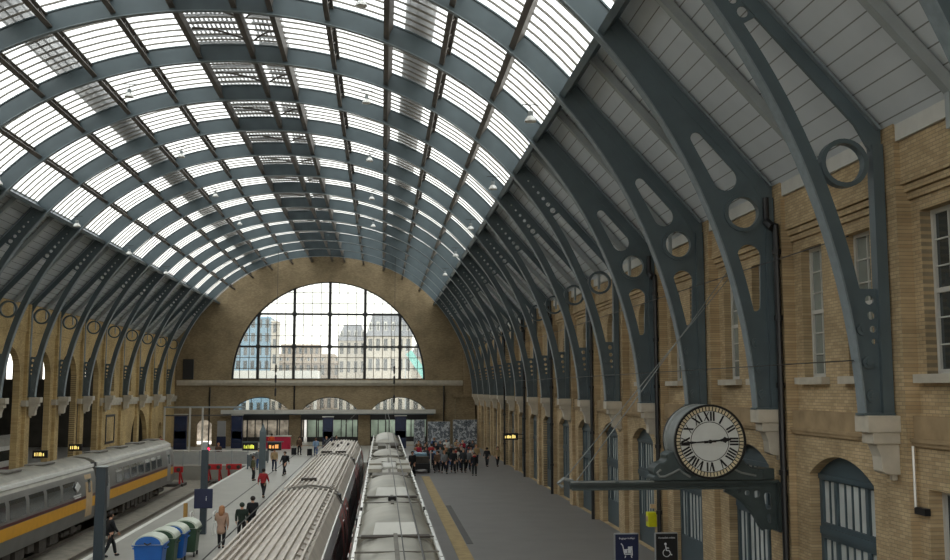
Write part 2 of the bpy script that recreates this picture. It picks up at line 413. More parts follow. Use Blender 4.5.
while y < YF:
    if y > YB:
        vs = []; fs = []
        for a in segs:
            for rr, dy in ((RO - .05, -.024), (RO - .05, .024), (RO + .02, .024), (RO + .02, -.024)):
                u, z = polar(rr, a); vs.append((XC + u, y + dy, z))
        for i in range(len(segs) - 1):
            for j in range(4): fs.append((i * 4 + j, i * 4 + (j + 1) % 4, i * 4 + 4 + (j + 1) % 4, i * 4 + 4 + j))
        gb.add(vs, fs)
    y += BAY / nb
struct('ceiling', gb, M['bar'], 'glazing bars of the glass roof crown')
names = ['lowest purlin on the right-hand edge of the glass roof', 'brown purlin of the glass roof, second up from the right-hand edge', 'latticed purlin of the glass roof, third up from the right-hand edge',
         'brown purlin of the glass roof, fourth up from the right-hand edge', 'latticed purlin of the glass roof, fifth up from the right-hand edge', 'brown purlin along the right side of the ridge grating',
         'brown purlin along the left side of the ridge grating', 'latticed purlin of the glass roof, fifth up from the left-hand edge', 'latticed purlin of the glass roof, fourth up from the left-hand edge',
         'latticed purlin of the glass roof, third up from the left-hand edge', 'latticed purlin of the glass roof, second up from the left-hand edge', 'lowest purlin on the left-hand edge of the glass roof']
for i, a in enumerate(PUR + [88.3]):
    r = thing('roof_purlin', names[i] if i < 12 else 'ridge purlin running along the crown between the gratings', 'purlin', (0, 0, 0), 0, 'purlins of the glass roof')
    ca, sa = math.cos(math.radians(a)), math.sin(math.radians(a)); up = (ca, 0, sa)
    pt = lambda rr, y, a=a, ca=ca, sa=sa: (XC + (rr - flat(a)) * ca, y, ZC + (rr - flat(a)) * sa)
    solid = i in (0, 1, 3, 5, 6, 11, 12)
    m = M['iron'] if i in (0, 11) else M['purlin']
    if solid:
        MB().beam(pt(16.95, YB), pt(16.95, YF), .1, .62 if i != 12 else .3, up).obj('purlin_web', m, r)
        MB().beam(pt(16.66, YB), pt(16.66, YF), .22, .05, up).obj('purlin_flange', m, r)
    else:
        mb = MB().beam(pt(17.22, YB), pt(17.22, YF), .2, .08, up); mb.beam(pt(16.7, YB), pt(16.7, YF), .2, .08, up); mb.obj('purlin_chords', m, r)
        mb = MB(); y = Y0 - 7 * BAY; s = 1
        while y < YF - .7:
            y2 = y + BAY / 8
            mb.beam(pt(16.7 if s > 0 else 17.22, y), pt(17.22 if s > 0 else 16.7, y2), .05, .05, (1, 0, 0)); s = -s; y = y2
        mb.obj('lattice_web', m, r)
# walkways above the glass
def strip(a0, a1, rr, m, th=.04):
    mb = MB(); n = 4; vs = []
    for i in range(n + 1):
        a = a0 + (a1 - a0) * i / n
        for r2 in (rr, rr + th):
            u, z = polar(r2, a)
            for y in (YB, YF): vs.append((XC + u, y, z))
    fs = []
    for i in range(n):
        b = i * 4; fs += [(b, b + 1, b + 5, b + 4), (b + 2, b + 6, b + 7, b + 3)]
    return mb.add(vs, fs)
for (a0, a1, lab) in ((83.2, 87.9, 'brown ridge grating on the right side of the roof crown'), (88.6, 97.4, 'brown ridge grating on the left side of the roof crown')):
    tag(strip(a0, a1, RO + .22, M['grate']).obj('roof_grating', M['grate']), lab, 'grating', 'gratings along the roof ridge')
for (a0, a1, lab) in ((61.6, 65.6, 'outside walkway deck seen through the right side of the glass roof'), (114.4, 118.4, 'outside walkway deck seen through the left side of the glass roof')):
    tag(strip(a0, a1, RO + .3, M['deck']).obj('roof_walkway', M['deck']), lab, 'walkway', 'walkways on top of the glass roof')
# slanting braces under the ridge gratings
for k in range(-1, 15):
    r = thing('ridge_brace', 'slanting brown braces under the ridge grating, %s bay from the far gable wall' % ORD[14 - k], 'brace', (0, yk(k), 0), 0, 'braces under the ridge gratings')
    for s in (0, .5):
        for (aa, bb) in ((96.3, 89.0), (83.7, 87.9)):
            pts = []
            for q in range(7):
                t = q / 6; a_ = aa + (bb - aa) * t; u, z = polar(RO - .12, a_); pts.append((XC + u, .9 + s * BAY * .9 + 1.5 * t ** 1.8, z))
            MB().tube(pts, .045, 6).obj('brace_bar', M['purlin'], r)

# ------------------------------------------------------------------ right wall
XW = 10.95
def fnR(x0): return lambda u, v, w: (x0 + w, u, v)      # u=Y, v=Z, thickness towards +X
def fnL(x0): return lambda u, v, w: (x0 - w, u, v)
def arch_hole(c, hw, z0, zs, rise, n=12):
    """segmental opening: springing at zs, crown zs+rise"""
    R = (hw * hw + rise * rise) / (2 * rise); zc = zs + rise - R; a = math.asin(min(1, hw / R)) if rise <= hw else PI - math.asin(hw / R)
    pts = [(c - hw, z0), (c + hw, z0)]
    for i in range(n + 1):
        t = a - 2 * a * i / n; pts.append((c + R * math.sin(t), zc + R * math.cos(t)))
    return pts
def rect(a0, a1, z0, z1): return [(a0, z0), (a1, z0), (a1, z1), (a0, z1)]
winR = []; doorsR = []
for k in range(-1, 16):
    c = yk(k) + BAY / 2
    if k == -1: winR.append(('rect', 17.1, 19.5, k))
    elif k <= 2: winR.append(('rect', yk(k) + 1.33, yk(k) + 2.58, k)); winR.append(('rect', yk(k) + 3.85, yk(k) + 5.1, k))
    elif k < 15: winR.append(('arch', c - .75, c + .75, k))
    if k < 15: doorsR.append((c, k))
holes_up = []; holes_low = []
for kind, a, b, k in winR:
    holes_up.append(rect(a, b, 6.8, 10.18) if kind == 'rect' else arch_hole((a + b) / 2, (b - a) / 2, 6.8, 9.55, .62, 10))
for c, k in doorsR:
    holes_low.append(arch_hole(c, 1.7, 0.01, 4.35, .52) if k != -1 else rect(17.0, 19.45, 1.2, 4.5))
def in_range(holes, a, b): return [h for h in holes if min(p[0] for p in h) > a and max(p[0] for p in h) < b]
mb = MB()
mb.plate(rect(YB, YF, 5.6, 12.1), holes_up, fnR(11.05), .45)
mb.plate(rect(YB, YF, -1.0, 5.6), holes_low, fnR(10.92), .58)
# pilasters with the corbelled cornice between them
for k in range(-8, 16):
    y = yk(k); mb.box(10.74, 11.1, y - .5, y + .42, -1, 12.1)
    mb.box(10.8, 11.1, y - .55, y + .47, 5.5, 5.95)
    if k < 15:
        for i, (x, z0, z1) in enumerate(((10.98, 10.46, 10.6), (10.91, 10.62, 10.76), (10.84, 10.78, 10.95), (10.86, 10.95, 12.1))):
            mb.box(x, 11.1, y + .4, y + BAY - .48, z0, z1)
    else: mb.box(10.86, 11.1, y + .4, YF, 10.5, 12.1)
struct('wall_right', mb, M['brickR'], 'yellow stock brick side wall with pilasters on the right')
mb = MB().box(10.86, 11.1, YB, YF, 5.5, 5.95); mb.box(10.8, 11.1, YB, YF, 5.42, 5.5); mb.box(10.84, 11.1, YB, YF, 5.34, 5.42)
struct('trim', mb, M['stonedark'], 'projecting band course along the right-hand brick wall')
# corbels
def make_corbel(sgn, x):
    mb = MB(); s = sgn
    mb.box(x, x - s * .72, -.3, .3, 5.6, 5.95)
    mb.box(x, x - s * .6, -.25, .25, 5.36, 5.61)
    prof = [(0, 4.72), (-.3, 4.74), (-.4, 4.8), (-.42, 5.1), (-.52, 5.37), (0, 5.37)]
    mb.plate([(p[0], p[1]) for p in prof], [], lambda u, v, w: (x + s * u, w - .2, v), .4)
    mb.box(x, x - s * .12, -.07, .07, 4.6, 4.73)
    return mb
pr = None
for k in range(-1, 16):
    if pr is None: o = pr = make_corbel(1, 10.74).obj('stone_corbel', M['stone'], None, bevel=.02)
    else: o = pr.copy(); COL.objects.link(o)
    o.location = (0, yk(k), 0)
    lab = {-1: 'stone corbel block on the right wall nearer than all the others', 0: 'large pale stone corbel right of the drainpipe on the right wall', 1: 'pale stone corbel just above and right of the wall clock'}.get(k, 'pale stone corbel on the right wall, %s from the far gable wall' % ORD[15 - k])
    tag(o, lab, 'corbel', 'stone corbels of the right wall')
# sash windows
def sash(kind, a, b, x, idx, nx, xin=1):
    r = bpy.data.objects.new('window_%d' % idx, None); COL.objects.link(r); r['kind'] = 'structure'
    hw = (b - a) / 2; c = (a + b) / 2; f = .09; fn = fnR(x) if xin > 0 else fnL(x)
    top = 10.18
    if kind == 'rect': out = rect(a, b, 6.8, top); inn = [rect(a + f, b - f, 6.9, 8.45), rect(a + f, b - f, 8.55, top - f)]
    else: out = arch_hole(c, hw, 6.8, 9.55, .62, 10); inn = [rect(a + f, b - f, 6.9, 8.35), arch_hole(c, hw - f, 8.45, 9.5, .56, 10)]
    mb = MB().plate(out, inn, fn, .1)
    for i in range(1, nx):
        u = a + (b - a) * i / nx; mb.box(x + .02 * xin, x + .07 * xin, u - .018, u + .018, 6.88, top - .08)
    for z in (7.4, 7.95, 9.0, 9.55): mb.box(x + .02 * xin, x + .07 * xin, a + .05, b - .05, z - .015, z + .015)
    mb.obj('sash_frame', M['white'], r)
    MB().plate(out, [], fnR(x + .06) if xin > 0 else fnL(x + .06), .02).obj('pane', M['pane'] if kind == 'arch' else M['panemid'] if nx < 4 else M['panedark'], r)
    s = .2
    MB().box(10.84, x + .05, a - s, b + s, 6.62, 6.8).obj('windowsill', M['stone'], r)
    return r
idx = 1
for kind, a, b, k in winR:
    sash(kind, a, b, 11.28, idx, 2 if b - a < 2 else 4); idx += 1
# arched doors
for n, (c, k) in enumerate(doorsR):
    if k == -1:
        r = bpy.data.objects.new('window_%d' % idx, None); COL.objects.link(r); r['kind'] = 'structure'; idx += 1
        mb = MB().plate(rect(17.0, 19.45, 1.2, 4.5), [rect(17.1, 19.35, 1.3, 2.8), rect(17.1, 19.35, 2.9, 4.4)], fnR(11.2), .1)
        for i in range(1, 5): mb.box(11.22, 11.27, 17 + .49 * i - .02, 17 + .49 * i + .02, 1.25, 4.45)
        mb.obj('sash_frame', M['white'], r); MB().box(11.26, 11.28, 17, 19.45, 1.2, 4.5).obj('pane', M['panedark'], r)
        continue
    r = bpy.data.objects.new('door_%d' % (n + 1), None); COL.objects.link(r); r['kind'] = 'structure'
    x = 11.18
    out = arch_hole(c, 1.7, 0.0, 4.35, .52)
    cols = [(c - 1.54, c - .88), (c - .74, c + .74), (c + .88, c + 1.54)]
    inn = []
    for (p, q) in cols:
        inn += [rect(p, q, 3.15, 4.2), rect(p, q, 1.15, 2.75)]
    MB().plate(out, inn, fnR(x), .12).obj('door_frame', M['doorp'], r)
    mb = MB()
    for (p, q) in cols: mb.box(x + .05, x + .1, p - .02, q + .02, .1, 1.16)
    mb.box(x - .04, x + .02, c - 1.68, c + 1.68, 2.86, 3.04); mb.box(x - .04, x + .02, c - 1.68, c + 1.68, 4.24, 4.36)
    mb.obj('door_panels', M['doorp'], r)
    mb = MB()
    for (p, q) in cols:
        m_ = 2 if q - p < 1 else 4
        for i in range(1, m_):
            u = p + (q - p) * i / m_; mb.box(x + .03, x + .08, u - .022, u + .022, 1.15, 2.75); mb.box(x + .03, x + .08, u - .022, u + .022, 3.15, 4.2)
    mb.obj('glazing_bars', M['doorp'], r)
    MB().box(x + .07, x + .09, c - 1.55, c + 1.55, 1.1, 4.22).obj('pane', M['pane'], r)
# backing so that nothing shows through the openings
struct('wall_right', MB().box(11.5, 11.6, YB, YF, -1, 12.3), M['brickR'], 'back of the right-hand brick wall')

# ------------------------------------------------------------------ left wall
XL = -23.55
openL = []; upL = []; low = []
for k in range(-8, 15):
    c = yk(k) + BAY / 2
    if k <= 10: openL.append(arch_hole(c, 1.95, 0.01, 7.6, 1.6, 14))
    else: openL.append(arch_hole(c, .8, 6.3, 8.3, .8, 10))
openL.append(arch_hole(101.2, 3.3, 0.01, 1.6, 2.9, 16)); openL.append(arch_hole(110.4, .9, 0.01, 2.2, .8, 10))
mb = MB().plate(rect(YB, YF, -1.0, 12.1), openL, fnL(XL), .42)
for k in range(-8, 16):
    y = yk(k); mb.box(XL + .22, XL - .1, y - .42, y + .42, -1, 12.1)
    if k < 15: mb.box(XL + .1, XL - .1, y + .4, y + BAY - .4, 10.3, 12.1); mb.box(XL + .05, XL - .1, y + .4, y + BAY - .4, 10.15, 10.3)
struct('wall_left', mb, M['brickL'], 'yellow brick arcade wall on the left, open to the next shed')
for k in range(-2, 15):
    y = yk(k)
mb = MB()
for k in range(-8, 16):
    y = yk(k)
    if k <= 10: mb.box(XL + .34, XL - .02, y - .75, y + .75, 5.35, 5.75)
mb.box(XL + .3, XL - .02, yk(11) - .5, YF, 5.35, 5.75); mb.box(XL + .2, XL - .02, yk(11) - .5, YF, 5.1, 5.35)
struct('trim', mb, M['stone'], 'pale stone band along the left-hand arcade wall')
pr = None
for k in range(5, 16):
    if pr is None: o = pr = make_corbel(-1, XL + .34).obj('stone_corbel', M['stone'], None, bevel=.02)
    else: o = pr.copy(); COL.objects.link(o)
    o.location = (0, yk(k), 0)
    tag(o, 'pale stone corbel on the left arcade wall, %s from the far gable wall' % ORD[15 - k], 'corbel', 'stone corbels of the left wall')
mb = MB()
for s in ((rect(89.0, 91.9, 1.8, 4.3), rect(89.2, 91.7, 2.0, 4.1)),): mb.plate(s[0], [s[1]], lambda u, v, w: (XL + .06 - w, u, v), .08)
tag(mb.obj('wall_frame', M['black']), 'empty dark rectangular frame on the left brick wall beside the archway', 'frame')
mb = MB().box(-23.4, -23.2, 117.2, YF, 0, 12)

# ------------------------------------------------------------------ far gable wall
fnF = lambda y0: (lambda u, v, w: (u, y0 + w, v))
WX, WZ0, WR = -6.15, 7.6, 11.15
def half_round(r, z0=WZ0, n=40): return [(WX + r * math.cos(PI * i / n), z0 + (r + .25) * math.sin(PI * i / n)) for i in range(n + 1)]
LUN = [-13.9, -6.0, 1.97]
top = [P(*polar(17.6, a)) for a in [42.4 + (137.6 - 42.4) * i / 40 for i in range(41)]]
outer = [(XC - 17.4, -1), (XC + 17.4, -1), (XC + 17.4, 12.3)] + top + [(XC - 17.4, 12.3)]
fh = [half_round(WR)] + [arch_hole(c, 3.3, 0.01, 4.0, 1.6, 16) for c in LUN] + [arch_hole(-20.2, 0.9, .01, 2.5, .5, 8)]
mb = MB().plate(outer, fh, fnF(YF), 1.1)
# raised brick arch ring round the great window
ringo = [(WX + 13.0 * math.cos(PI * i / 40), WZ0 + 13.2 * math.sin(PI * i / 40)) for i in range(41)]
struct('wall_far', mb, M['brickF'], 'brick gable wall at the far end with one great semicircular window')
mb = MB().box(XC - 16.9, 9.4, YF - .35, YF, 7.15, 7.5); mb.box(XC - 16.9, 9.4, YF - .2, YF, 6.9, 7.15)
struct('trim', mb, M['stone'], 'pale stone ledge below the great far window')
r = thing('canopy_fascia', 'long pale fascia beam across the three lunette arches of the far wall', 'fascia')
MB().box(-18.2, 6.2, YF - .9, YF - .05, 3.68, 4.12).obj('fascia_beam', M['white'], r)
MB().box(-18.0, 6.0, YF - .8, YF - .05, 3.55, 3.68).obj('fascia_soffit', M['iron'], r)
# great window
r = bpy.data.objects.new('window_%d' % idx, None); COL.objects.link(r); r['kind'] = 'structure'; r['label'] = 'great semicircular glazed window in the far gable wall'; idx += 1
yw = YF + .55
def zt(x, rr=WR): 
    d = abs(x - WX); return WZ0 + math.sqrt(max(0, rr * rr - d * d)) * (rr + .25) / rr
mb = MB()
for x in [WX + 4.1 * i for i in (-2, -1, 0, 1, 2)]: mb.box(x - .16, x + .16, yw - .2, yw + .15, WZ0 - .05, zt(x))
for z in (11.4, 15.2):
    hwid = math.sqrt(max(0, WR ** 2 - ((z - WZ0) * WR / (WR + .25)) ** 2)); mb.box(WX - hwid, WX + hwid, yw - .18, yw + .13, z - .11, z + .11)
mb.plate(half_round(WR, WZ0), [half_round(WR - .22, WZ0 + .12)], fnF(yw - .2), .3)
mb.obj('window_mullions', M['black'], r)
mb = MB()
for i in range(-11, 12):
    x = WX + 4.1 / 4 * i
    if i % 4 and abs(x - WX) < WR: mb.box(x - .035, x + .035, yw - .06, yw + .04, WZ0, zt(x))
for j in range(1, 9):
    z = WZ0 + 3.8 / 3 * j
    if j % 3:
        hwid = math.sqrt(max(0, WR ** 2 - ((z - WZ0) * WR / (WR + .25)) ** 2)); mb.box(WX - hwid, WX + hwid, yw - .06, yw + .04, z - .035, z + .035)
mb.obj('glazing_bars', M['bar'], r)
mb = MB()
for i in (-2, -1, 0, 1, 2):
    for z in (11.4, 15.2):
        if zt(WX + 4.1 * i) > z: mb.lathe([(.3, -.24), (.3, .16)], (WX + 4.1 * i, yw, z), 'y', 12)
mb.obj('mullion_bosses', M['black'], r)
MB().plate(half_round(WR - .1), [], fnF(yw), .02).obj('pane', M['clear'], r)
# lunettes and shop screens
GN = {'left': 'lunette window', 'm': ''}
for n, c in enumerate(LUN):
    r = bpy.data.objects.new('window_%d' % idx, None); COL.objects.link(r); r['kind'] = 'structure'; idx += 1
    mb = MB().plate(arch_hole(c, 3.28, 4.0, 4.05, 1.54, 16), [arch_hole(c, 3.1, 4.12, 4.16, 1.34, 16)], fnF(YF + .7), .12)
    for i in range(-2, 3):
        if i != 9: mb.box(c + i * 1.1 - .03, c + i * 1.1 + .03, YF + .72, YF + .8, 4.05, 5.0 if abs(i) == 2 else 5.45)
    mb.obj('lunette_frame', M['black'], r)
    MB().plate(arch_hole(c, 3.2, 4.05, 4.1, 1.45, 16), [], fnF(YF + .76), .02).obj('pane', M['clear'], r)
    mb = MB().box(c - 3.3, c + 3.3, YF + .6, YF + .85, 2.95, 4.06)
    for x in (-3.25, -1.5, 0.2, 1.9, 3.25): mb.box(c + x - .07, c + x + .07, YF + .6, YF + .8, 0, 3.0)
    mb.obj('entrance_screen', M['black'], r)

# ------------------------------------------------------------------ floors, pits, rails
PR, PL0, PL1, PP0 = 2.15, -4.4, -11.4, -18.3
F = struct
F('floor', MB().box(PR, 11.1, YB, YF + 60, -1.2, 0), M['floorR'], 'grey tarmac platform and concourse on the right')
F('floor', MB().box(PL1, PL0, YB, YF + 60, -1.2, 0), M['floorL'], 'pale paved platform in the middle of the shed')
F('floor', MB().box(XL - 40, PP0, YB, YF + 5, -1.2, 0), M['floorL'], 'platform beyond the leftmost train')
F('floor', MB().box(PL0, PR, 91, YF + 60, -1.2, 0), M['floorL'], 'concourse floor beyond the two middle trains')
F('floor', MB().box(PP0, PL1, 88, YF + 60, -1.2, 0), M['floorL'], 'concourse floor behind the buffer stops')
F('ground', MB().box(PL0, PR, YB, 91, -1.4, -1.15), M['bed'], 'track bed between the platforms')
F('ground', MB().box(PP0, PL1, YB, 88, -1.4, -1.15), M['bed'], 'track bed of the two left tracks')
mb = MB().box(PL1 + .0, PL1 + .22, YB, 92, 0, .012); F('trim', mb, M['whiteline'], 'white line along the left platform edge')
F('trim', MB().box(PR, PR + .18, YB, 91, 0, .012), M['whiteline'], 'white line along the right platform edge')
F('trim', MB().box(3.0, 3.58, YB, 76, 0, .012), M['yellowline'], 'worn yellow strip along the right platform')
F('trim', MB().box(3.62, 3.9, 43, 57, 0, .012), M['greyline'], 'dark drain strip beside the yellow strip')
F('trim', MB().box(-8.6, -8.52, YB, 112, 0, .01), M['greyline'], 'paving joint along the middle platform')
F('trim', MB().box(-5.8, -5.72, YB, 112, 0, .01), M['greyline'], 'second paving joint along the middle platform')
TRK = [('right-hand', .37, 90), ('second from the right', -2.68, 78), ('empty', -12.95, 84.2), ('leftmost', -16.4, 81.7)]
for nm, xc, ye in TRK:
    for s in (-1, 1):
        x = xc + s * .72
        mb = MB().box(x - .035, x + .035, YB, ye, -1.0, -.95); mb.box(x - .01, x + .01, YB, ye, -1.12, -1.0); mb.box(x - .07, x + .07, YB, ye, -1.15, -1.12)
        tag(mb.obj('rail', M['rail']), '%s running rail of the %s track' % ('inner' if s * xc < 0 else 'outer', nm), 'rail', 'running rails')

# ------------------------------------------------------------------ trains
M['silver'] = mat('train_roof_silver', (150, 146, 134), .36, .3, var=.2, scale=1.3, spec=.5)
M['silver2'] = mat('train_roof_pale_ribbed', (190, 180, 168), .42, .25, var=.16, scale=1.8)
M['brightwhite'] = mat('bright_gutter_rail', (240, 239, 234), .25, .1, var=.05)  # near-white, so the train roof edges carry a painted highlight
M['bodygrey'] = mat('train_body_grey', (150, 150, 150), .35, .2, var=.1, scale=1)
M['bodydark'] = mat('train_body_dark_grey', (116, 115, 111), .35, .2, var=.12, scale=1)
M['bodyred'] = mat('train_body_dull_red', (156, 84, 78), .4, var=.1)
M['trainglass'] = mat('dark_train_glass', (46, 50, 50), .1, spec=.9, var=.3)
M['stripe'] = mat('amber_yellow_stripe', (214, 156, 40), .4, var=.06)
M['maroon'] = mat('thin_maroon_stripe', (84, 34, 36), .4)
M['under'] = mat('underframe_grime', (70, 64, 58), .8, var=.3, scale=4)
M['cream'] = mat('vestibule_beige', (190, 164, 128), .5)
M['grime'] = mat('roof_grime', (110, 106, 98), .7, var=.2)
M['logo'] = mat('white_emblem', (214, 214, 210), .5, var=.02)
M['red'] = mat('signal_red', (190, 36, 38), .5, var=.08)

def prof_pts(hw, top, kind):
    """half profile from sole bar to roof centre (x, z)"""
    if kind == 'round': h = [(hw - .08, -.2), (hw, .35), (hw + .01, 1.0), (hw - .05, 1.7), (hw - .16, 2.2), (hw - .32, top - .32), (hw - .55, top - .13), (hw - .9, top - .03), (0, top)]
    else: h = [(hw - .06, -.2), (hw, .3), (hw, 1.1), (hw - .06, 1.8), (hw - .18, 2.2), (hw - .4, top - .25), (hw - .7, top - .1), (0, top)]
    return h
def side_x(hw, top, kind, z):
    h = prof_pts(hw, top, kind)
    for (x0, z0), (x1, z1) in zip(h, h[1:]):
        if z0 <= z <= z1: return x0 + (x1 - x0) * (z - z0) / (z1 - z0)
    return h[0][0]
def full(h, f=1, dz=0): return [(x * f, z + dz) for x, z in h] + [(-x * f, z + dz) for x, z in reversed(h[:-1])]
def sidepatch(mb, hw, top, kind, sgn, y0, y1, z0, z1, d=.012, n=4):
    """thin skin patch following the body side"""
    vs = []; 
    for i in range(n + 1):
        z = z0 + (z1 - z0) * i / n; x = side_x(hw, top, kind, z)
        for dx in (-.03, d):
            for y in (y0, y1): vs.append((sgn * (x + dx), y, z))
    fs = []
    for i in range(n):
        b = i * 4; fs += [(b, b + 1, b + 5, b + 4), (b + 2, b + 6, b + 7, b + 3), (b, b + 4, b + 6, b + 2), (b + 1, b + 3, b + 7, b + 5)]
    fs += [(0, 2, 3, 1), (n * 4, n * 4 + 1, n * 4 + 3, n * 4 + 2)]
    return mb.add(vs, fs)
def bogies(r, y0, y1, hw):
    for yc in (y0 + 3.2, y1 - 3.2):
        b = MB()
        for s in (-1, 1):
            b.box(s * .98, s * 1.1, yc - 1.6, yc + 1.6, -.62, -.42); b.box(s * .9, s * 1.16, yc - .35, yc + .35, -.58, -.25)
        b.box(-1, 1, yc - .25, yc + .25, -.6, -.3)
        o = b.obj('bogie_frame', M['under'], r)
        for dy in (-1.15, 1.15):
            wmb = MB()
            for s in (-1, 1): wmb.cyl((s * .66, yc + dy, -.52), (s * .8, yc + dy, -.52), .43, 20); wmb.cyl((s * .8, yc + dy, -.52), (s * 1.12, yc + dy, -.52), .13, 10)
            wmb.cyl((-.7, yc + dy, -.52), (.7, yc + dy, -.52), .08, 10)
            wmb.obj('wheelset', M['under'], r)
def underboxes(r, y0, y1, hw, n=7):
    a, b = y0 + 5.4, y1 - 5.4
    for i in range(n):
        p = a + (b - a) * i / n; q = p + (b - a) / n * (.55 + .3 * ((i * 37) % 5) / 5)
        MB().box(-hw + .14, hw - .14, p, q, -.78 + .1 * (i % 3), -.2).obj('equipment_case', M['under'], r)
def carriage(label, group, xc, y0, y1, hw, top, kind, body, roof, name='train_carriage'):
    r = thing(name, label, 'train carriage', (xc, 0, 0), 0, group)
    h = prof_pts(hw, top, kind); ns = 6
    lo = [p for p in h if p[1] < 2.21]
    ring = [(x, z) for x, z in lo] + [(-x, z) for x, z in reversed(lo)]
    b = MB().loft([[(x, y, z) for x, z in ring] for y in (y0, y1)]); b.obj('body_shell', body, r, smooth=25)
    up = [p for p in h if p[1] > 2.15]
    ring = [(x, z) for x, z in up] + [(-x, z) for x, z in reversed(up[:-1])]
    ring = ring + [(-up[0][0] + .12, up[0][1] - .05), (up[0][0] - .12, up[0][1] - .05)]
    MB().loft([[(x, y, z) for x, z in ring] for y in (y0, y1)]).obj('roof', roof, r, smooth=25)
    return r

# --- right-hand train: smooth silver roofs with raised equipment pods
def pod(r, y0, y1, z, w, rise, panel):
    n = 10; secs = []
    for y, hh, ww in ((y0, .02, w * 1.0), (y0 + .35, rise * .75, w * .97), (y0 + .8, rise, w * .93), ((y0 + y1) / 2, rise * 1.05, w * .93), (y1 - .6, rise, w * .93), (y1, .02, w)):
        secs.append([(ww * math.cos(PI * i / n), y, z - .22 + (hh + .22) * math.sin(PI * i / n) ** .8 if 0 < i < n else z - .22) for i in range(n + 1)])
    o = MB().loft(secs).obj('roof_pod', M['silver'], r, smooth=35)
    if panel:
        MB().add([(-.56, y0 - .02, z - .0), (.56, y0 - .02, z), (.5, y0 + .42, z + rise * .85), (-.5, y0 + .42, z + rise * .85), (-.56, y0 - .1, z), (.56, y0 - .1, z), (.5, y0 + .34, z + rise * .9), (-.5, y0 + .34, z + rise * .9)],
                 [(0, 1, 2, 3), (7, 6, 5, 4), (0, 4, 5, 1), (1, 5, 6, 2), (2, 6, 7, 3), (3, 7, 4, 0)]).obj('front_panel', M['white'], o)
    return o
GR = 'silver train carriages at the right-hand platform'
def right_coach(label, y0, y1, pods, boxes, end=False):
    hw, top = 1.33, 2.88
    r = carriage(label, GR, .37, y0, y1, hw, top, 'round', M['bodygrey'], M['silver'])
    for s in (-1, 1):
        g = MB().beam((s * (hw - .36), y0, top - .08), (s * (hw - .36), y1, top - .08), .075, .1); g.obj('highlight_rail', M['brightwhite'], r)
        for q in range(2):
            a = y0 + 2.6 + q * (y1 - y0 - 5.2) / 2; b = a + (y1 - y0 - 5.2) / 2 - 1.6
            sidepatch(MB(), hw, top, 'round', s, a, b, 1.05, 1.85).obj('window_band', M['trainglass'], r)
        for yd in (y0 + .9, (y0 + y1) / 2 - .65, y1 - 2.2):
            d = sidepatch(MB(), hw, top, 'round', s, yd, yd + 1.3, .05, 2.05, .02).obj('sliding_door', M['bodyred'], r)
            sidepatch(MB(), hw, top, 'round', s, yd + .3, yd + 1.0, 1.05, 1.8, .03).obj('door_window', M['trainglass'], d)
        for i in range(int((y1 - y0) / .8)):
            if i % 3 == 0: MB().box(s * (hw - .36) - .03, s * (hw - .36) + .03, y0 + .8 * i, y0 + .8 * i + .05, top - .2, top - .02).obj('roof_bolt', M['grime'], r)
    for p in pods:
        pod(r, *p)
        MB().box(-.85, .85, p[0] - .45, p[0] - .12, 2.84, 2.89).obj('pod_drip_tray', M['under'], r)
    q = y0 + 1.2
    while q < y1 - 1: MB().box(-.95, .95, q, q + .03, 2.845, 2.885).obj('roof_seam', M['grime'], r); q += 2.3
    MB().box(-.05, .05, y0 + .6, y1 - .6, 2.87, 2.91).obj('roof_cable_duct', M['grime'], r)
    for (x0, x1, a, b, z0, z1, m) in boxes: MB().box(x0, x1, a, b, z0, z1).obj('roof_equipment', m, r, bevel=.02)
    bogies(r, y0, y1, hw); underboxes(r, y0, y1, hw)
    return r
pz = 2.86
ra = right_coach('nearest silver carriage at the right-hand platform, with white-fronted roof pod', 8, 30.9, [(25.7, 30.2, pz, 1.02, .3, True), (12, 17, pz, 1.02, .3, True)], [])
rb = right_coach('middle silver carriage of the right-hand train, grey boxes on its roof', 31.7, 54.2, [(34.9, 40.6, pz, 1.0, .3, True)],
    [(-.75, .75, 42.2, 43.6, 2.82, 2.95, M['grime']), (-.95, -.35, 45.0, 47.0, 2.8, 3.0, M['silver']), (.35, .95, 45.0, 47.0, 2.8, 3.0, M['silver']), (-.95, -.35, 48.4, 50.6, 2.8, 3.0, M['silver']), (.35, .95, 48.4, 50.6, 2.8, 3.0, M['silver']),
     (-.3, .3, 46.4, 49.0, 2.82, 2.98, M['white'])])
MB().cyl((-.0, 33.4, 2.86), (0, 33.4, 3.02), .14, 12).obj('aerial_dome', M['black'], rb)
rc = right_coach('farthest silver carriage of the right-hand train, with rounded cab end', 55.0, 80.5, [(50.5 + 5.2, 59.0, pz, .95, .22, False), (69.0, 79.5, pz, .9, .3, False)],
    [(-.9, .9, 60.0, 60.5, 2.8, 2.95, M['grime']), (-.9, .9, 66.8, 67.2, 2.8, 2.95, M['grime']), (-.6, -.1, 62.2, 64.6, 2.8, 3.05, M['grime']), (.2, .7, 62.8, 65.4, 2.8, 3.02, M['under'])])
def cab(r, hw, top, kind, y1, L, roofm, drop):
    h = prof_pts(hw, top, kind); secs = []
    for t in (0, .25, .5, .75, .92, 1):
        f = 1 - .28 * t ** 2.2; dz = 1 - drop * t ** 2
        secs.append([(x * f, y1 + L * (t if t < 1 else 1.0), -.2 + (z + .2) * dz) for x, z in full(h)])
    return MB().loft(secs).obj('cab_nose', roofm, r, smooth=40)
cab(rc, 1.33, 2.88, 'round', 80.5, 3.6, M['silver'], .35)
